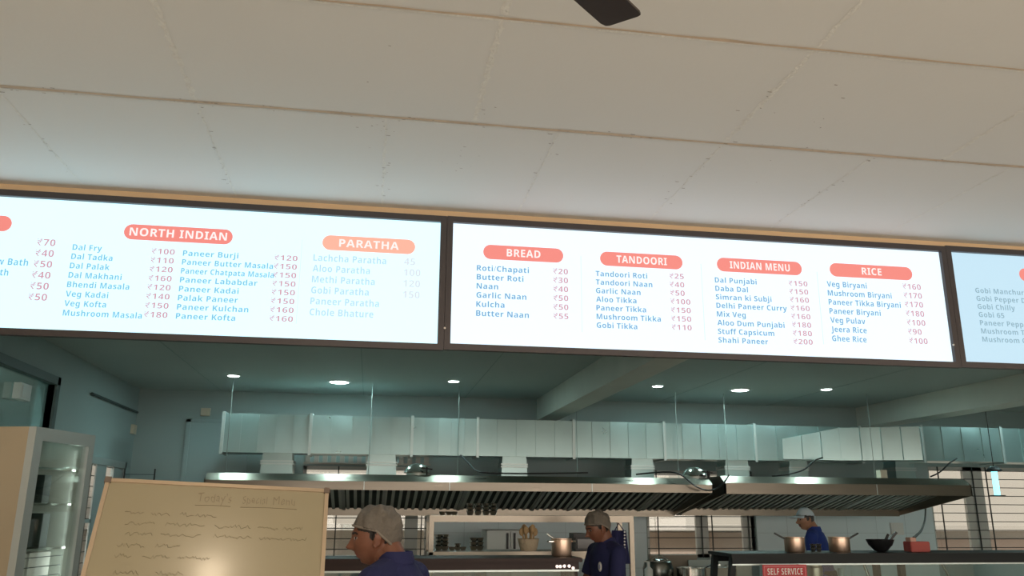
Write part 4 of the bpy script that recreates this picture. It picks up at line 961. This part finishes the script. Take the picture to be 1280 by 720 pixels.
    for s_ in (1, -1): c_.cap((s_*.088, 0, .84), .100, (s_*.096, .01, .47), .078); c_.cone((s_*.096, .01, .50), .079, (s_*.10, -.01, .07), .066)
    me = eval_remesh(c_, .012, 2); me.materials.append(TROUS); to = bpy.data.objects.new('trousers', me); COL.objects.link(to); to.parent = t
    for s_ in (1, -1):
        MB().ell((s_*.105, .035, .045), (.048, .135, .045)).build('shoe', SHOE, t, True, loc=(0, 0, 0))
    # hair: shell over the scalp
    def shell(k, cond, name, m_, off=(0, 0, 0), thick=.0, rough=0, puff=None):
        fn = lambda x, y, z: head_shape(x, y, z)
        vs, fs = uvgrid(fn, 96, 72); keep = []
        for f_ in fs:
            cpt_ = sum((vs[i] for i in f_), Vector())/4
            if cond(cpt_): keep.append(f_)
        out = []
        for v in vs:
            n_ = Vector((v.x/.0755**2, v.y/.096**2, v.z/.116**2)).normalized()
            a_ = k+(puff(v) if puff else 0)+random.uniform(-rough, rough); w_ = v+n_*a_+Vector(off)
            out.append(H(w_))
        m2 = MB().add(out, keep); o = m2.build(name, m_, t, True, loc=(0, 0, 0), angle=80)
        bm = bmesh.new(); bm.from_mesh(o.data); bmesh.ops.delete(bm, geom=[v for v in bm.verts if not v.link_faces], context='VERTS'); bm.to_mesh(o.data); bm.free()
        if thick: sm = o.modifiers.new('s', 'SOLIDIFY'); sm.thickness = thick; sm.offset = -1
        return o
    def scalp(v): return v.z > .052-.0*v.y and v.y > .03 or v.z > .0-.35*(-v.y) and v.y <= .03 and (v.z > .028 or v.y < -.028) or (v.y < -.04 and v.z > -.065)
    shell(.005, scalp, 'hair', hair, thick=.010, rough=.0012)
    if gear == 'net':
        def netc(v): return v.z > hemz(v.y)
        def puff(v): return (.010 if v.y < .03 else .010*max(.15, 1-(v.y-.03)/.05))*max(0, min(1, (v.z-.0)/.06))*(1+.6*math.sin(v.x*95+1)*math.sin(v.y*80)+.25*math.sin(v.y*170+v.z*60))+.018*max(0, -v.y/.1)
        shell(.008, netc, 'hairnet', NET, thick=.0015, puff=puff)
        vs = []                    # elastic hem
        for j in range(73):
            a_ = 2*math.pi*j/72; zz = 0.0; x, y = math.cos(a_), math.sin(a_)
            yy = y*.096
            for _ in range(3):
                zn = hemz(yy)/.116; rr_ = math.sqrt(max(0, 1-zn*zn)); v = head_shape(x*rr_, y*rr_, zn); yy = v.y
            n_ = Vector((v.x/.0755**2, v.y/.096**2, v.z/.116**2)).normalized()
            vs.append(H(v+n_*(.008+.018*max(0, -v.y/.1))))
        MB().tube(vs, .0055, 8).build('hairnet_hem', mat('hairnet elastic', (.20, .175, .143), .8), t, True, loc=(0, 0, 0), angle=80)
    else:
        capo = shell(.016, lambda v: v.z > .045+.10*v.y, 'cap', CAPM, thick=.004, puff=lambda v: .008*max(0, min(1, v.z/.1)))
        vs = []; fs = []
        for i in range(7):
            for j in range(15):
                a_ = math.radians(25+130*j/14); r_ = .0+.075*i/6
                base = Vector((.092*math.cos(a_), .112*math.sin(a_), .052)); out_ = Vector((math.cos(a_)*.25, math.sin(a_)**2, -.22-.0*i)).normalized()
                vs.append(H(base+out_*r_*(.35+.65*math.sin(a_))))
        fs = [(i*15+j, i*15+j+1, (i+1)*15+j+1, (i+1)*15+j) for i in range(6) for j in range(14)]
        br = MB().add(vs, fs).build('brim', CAPM, capo, True, loc=(0, 0, 0), angle=80); sm = br.modifiers.new('s', 'SOLIDIFY'); sm.thickness = .004
    return t, so, U
D90 = math.pi/2
h1 = P(470, 668, 3.62)
pa_ = dict(arms={1: ((.24, .06, 1.07), (.16, .28, .98)), -1: ((-.24, .06, 1.07), (-.16, .28, .98))})
t1, s1, U1 = person('person in a navy shirt and hairnet in profile beside the whiteboard', (h1.x+.13, 3.66, 0), D90-.55, 0.985, .14, .53, .12, .055, pa_['arms'], NAVY, SKIN, 'net', HAIR, hz=-.022)
h2 = P(741, 667, 6.6)
t2, s2, U2 = person('person in a navy shirt and hairnet looking down beside the steel rack', (h2.x+.165, 6.62, 0), D90+.30, .96, .16, -.15, .38, .03, {1: ((.22, .12, 1.10), (.12, .30, 1.06)), -1: ((-.22, .12, 1.10), (-.10, .30, 1.06))}, NAVY, SKIN, 'net', HAIR)
lg = U2((-.085, .128, 1.25)); lm = MB().ell(lg, (.026, .006, .038), 16, 10); lm.mi = 1; lm.ell(lg+Vector((0, .004, 0)), (.014, .004, .020), 12, 8)
lm.build('shirt_badge', [OFFW, mat('badge grey', (.35, .35, .5), .6)], s2, True, loc=(0, 0, 0))
h3 = P(1006, 652, 9.2)
t3, s3, U3 = person('person in a blue shirt and pale peaked cap behind the black counter', (h3.x+.20, 9.2, 0), D90-.75, .985, .20, .72, .05, .035, {1: ((.23, .08, 1.08), (.14, .32, 1.05)), -1: ((-.23, .08, 1.08), (-.14, .32, 1.05))}, NAVY2, SKIN3, 'cap', HAIRG)
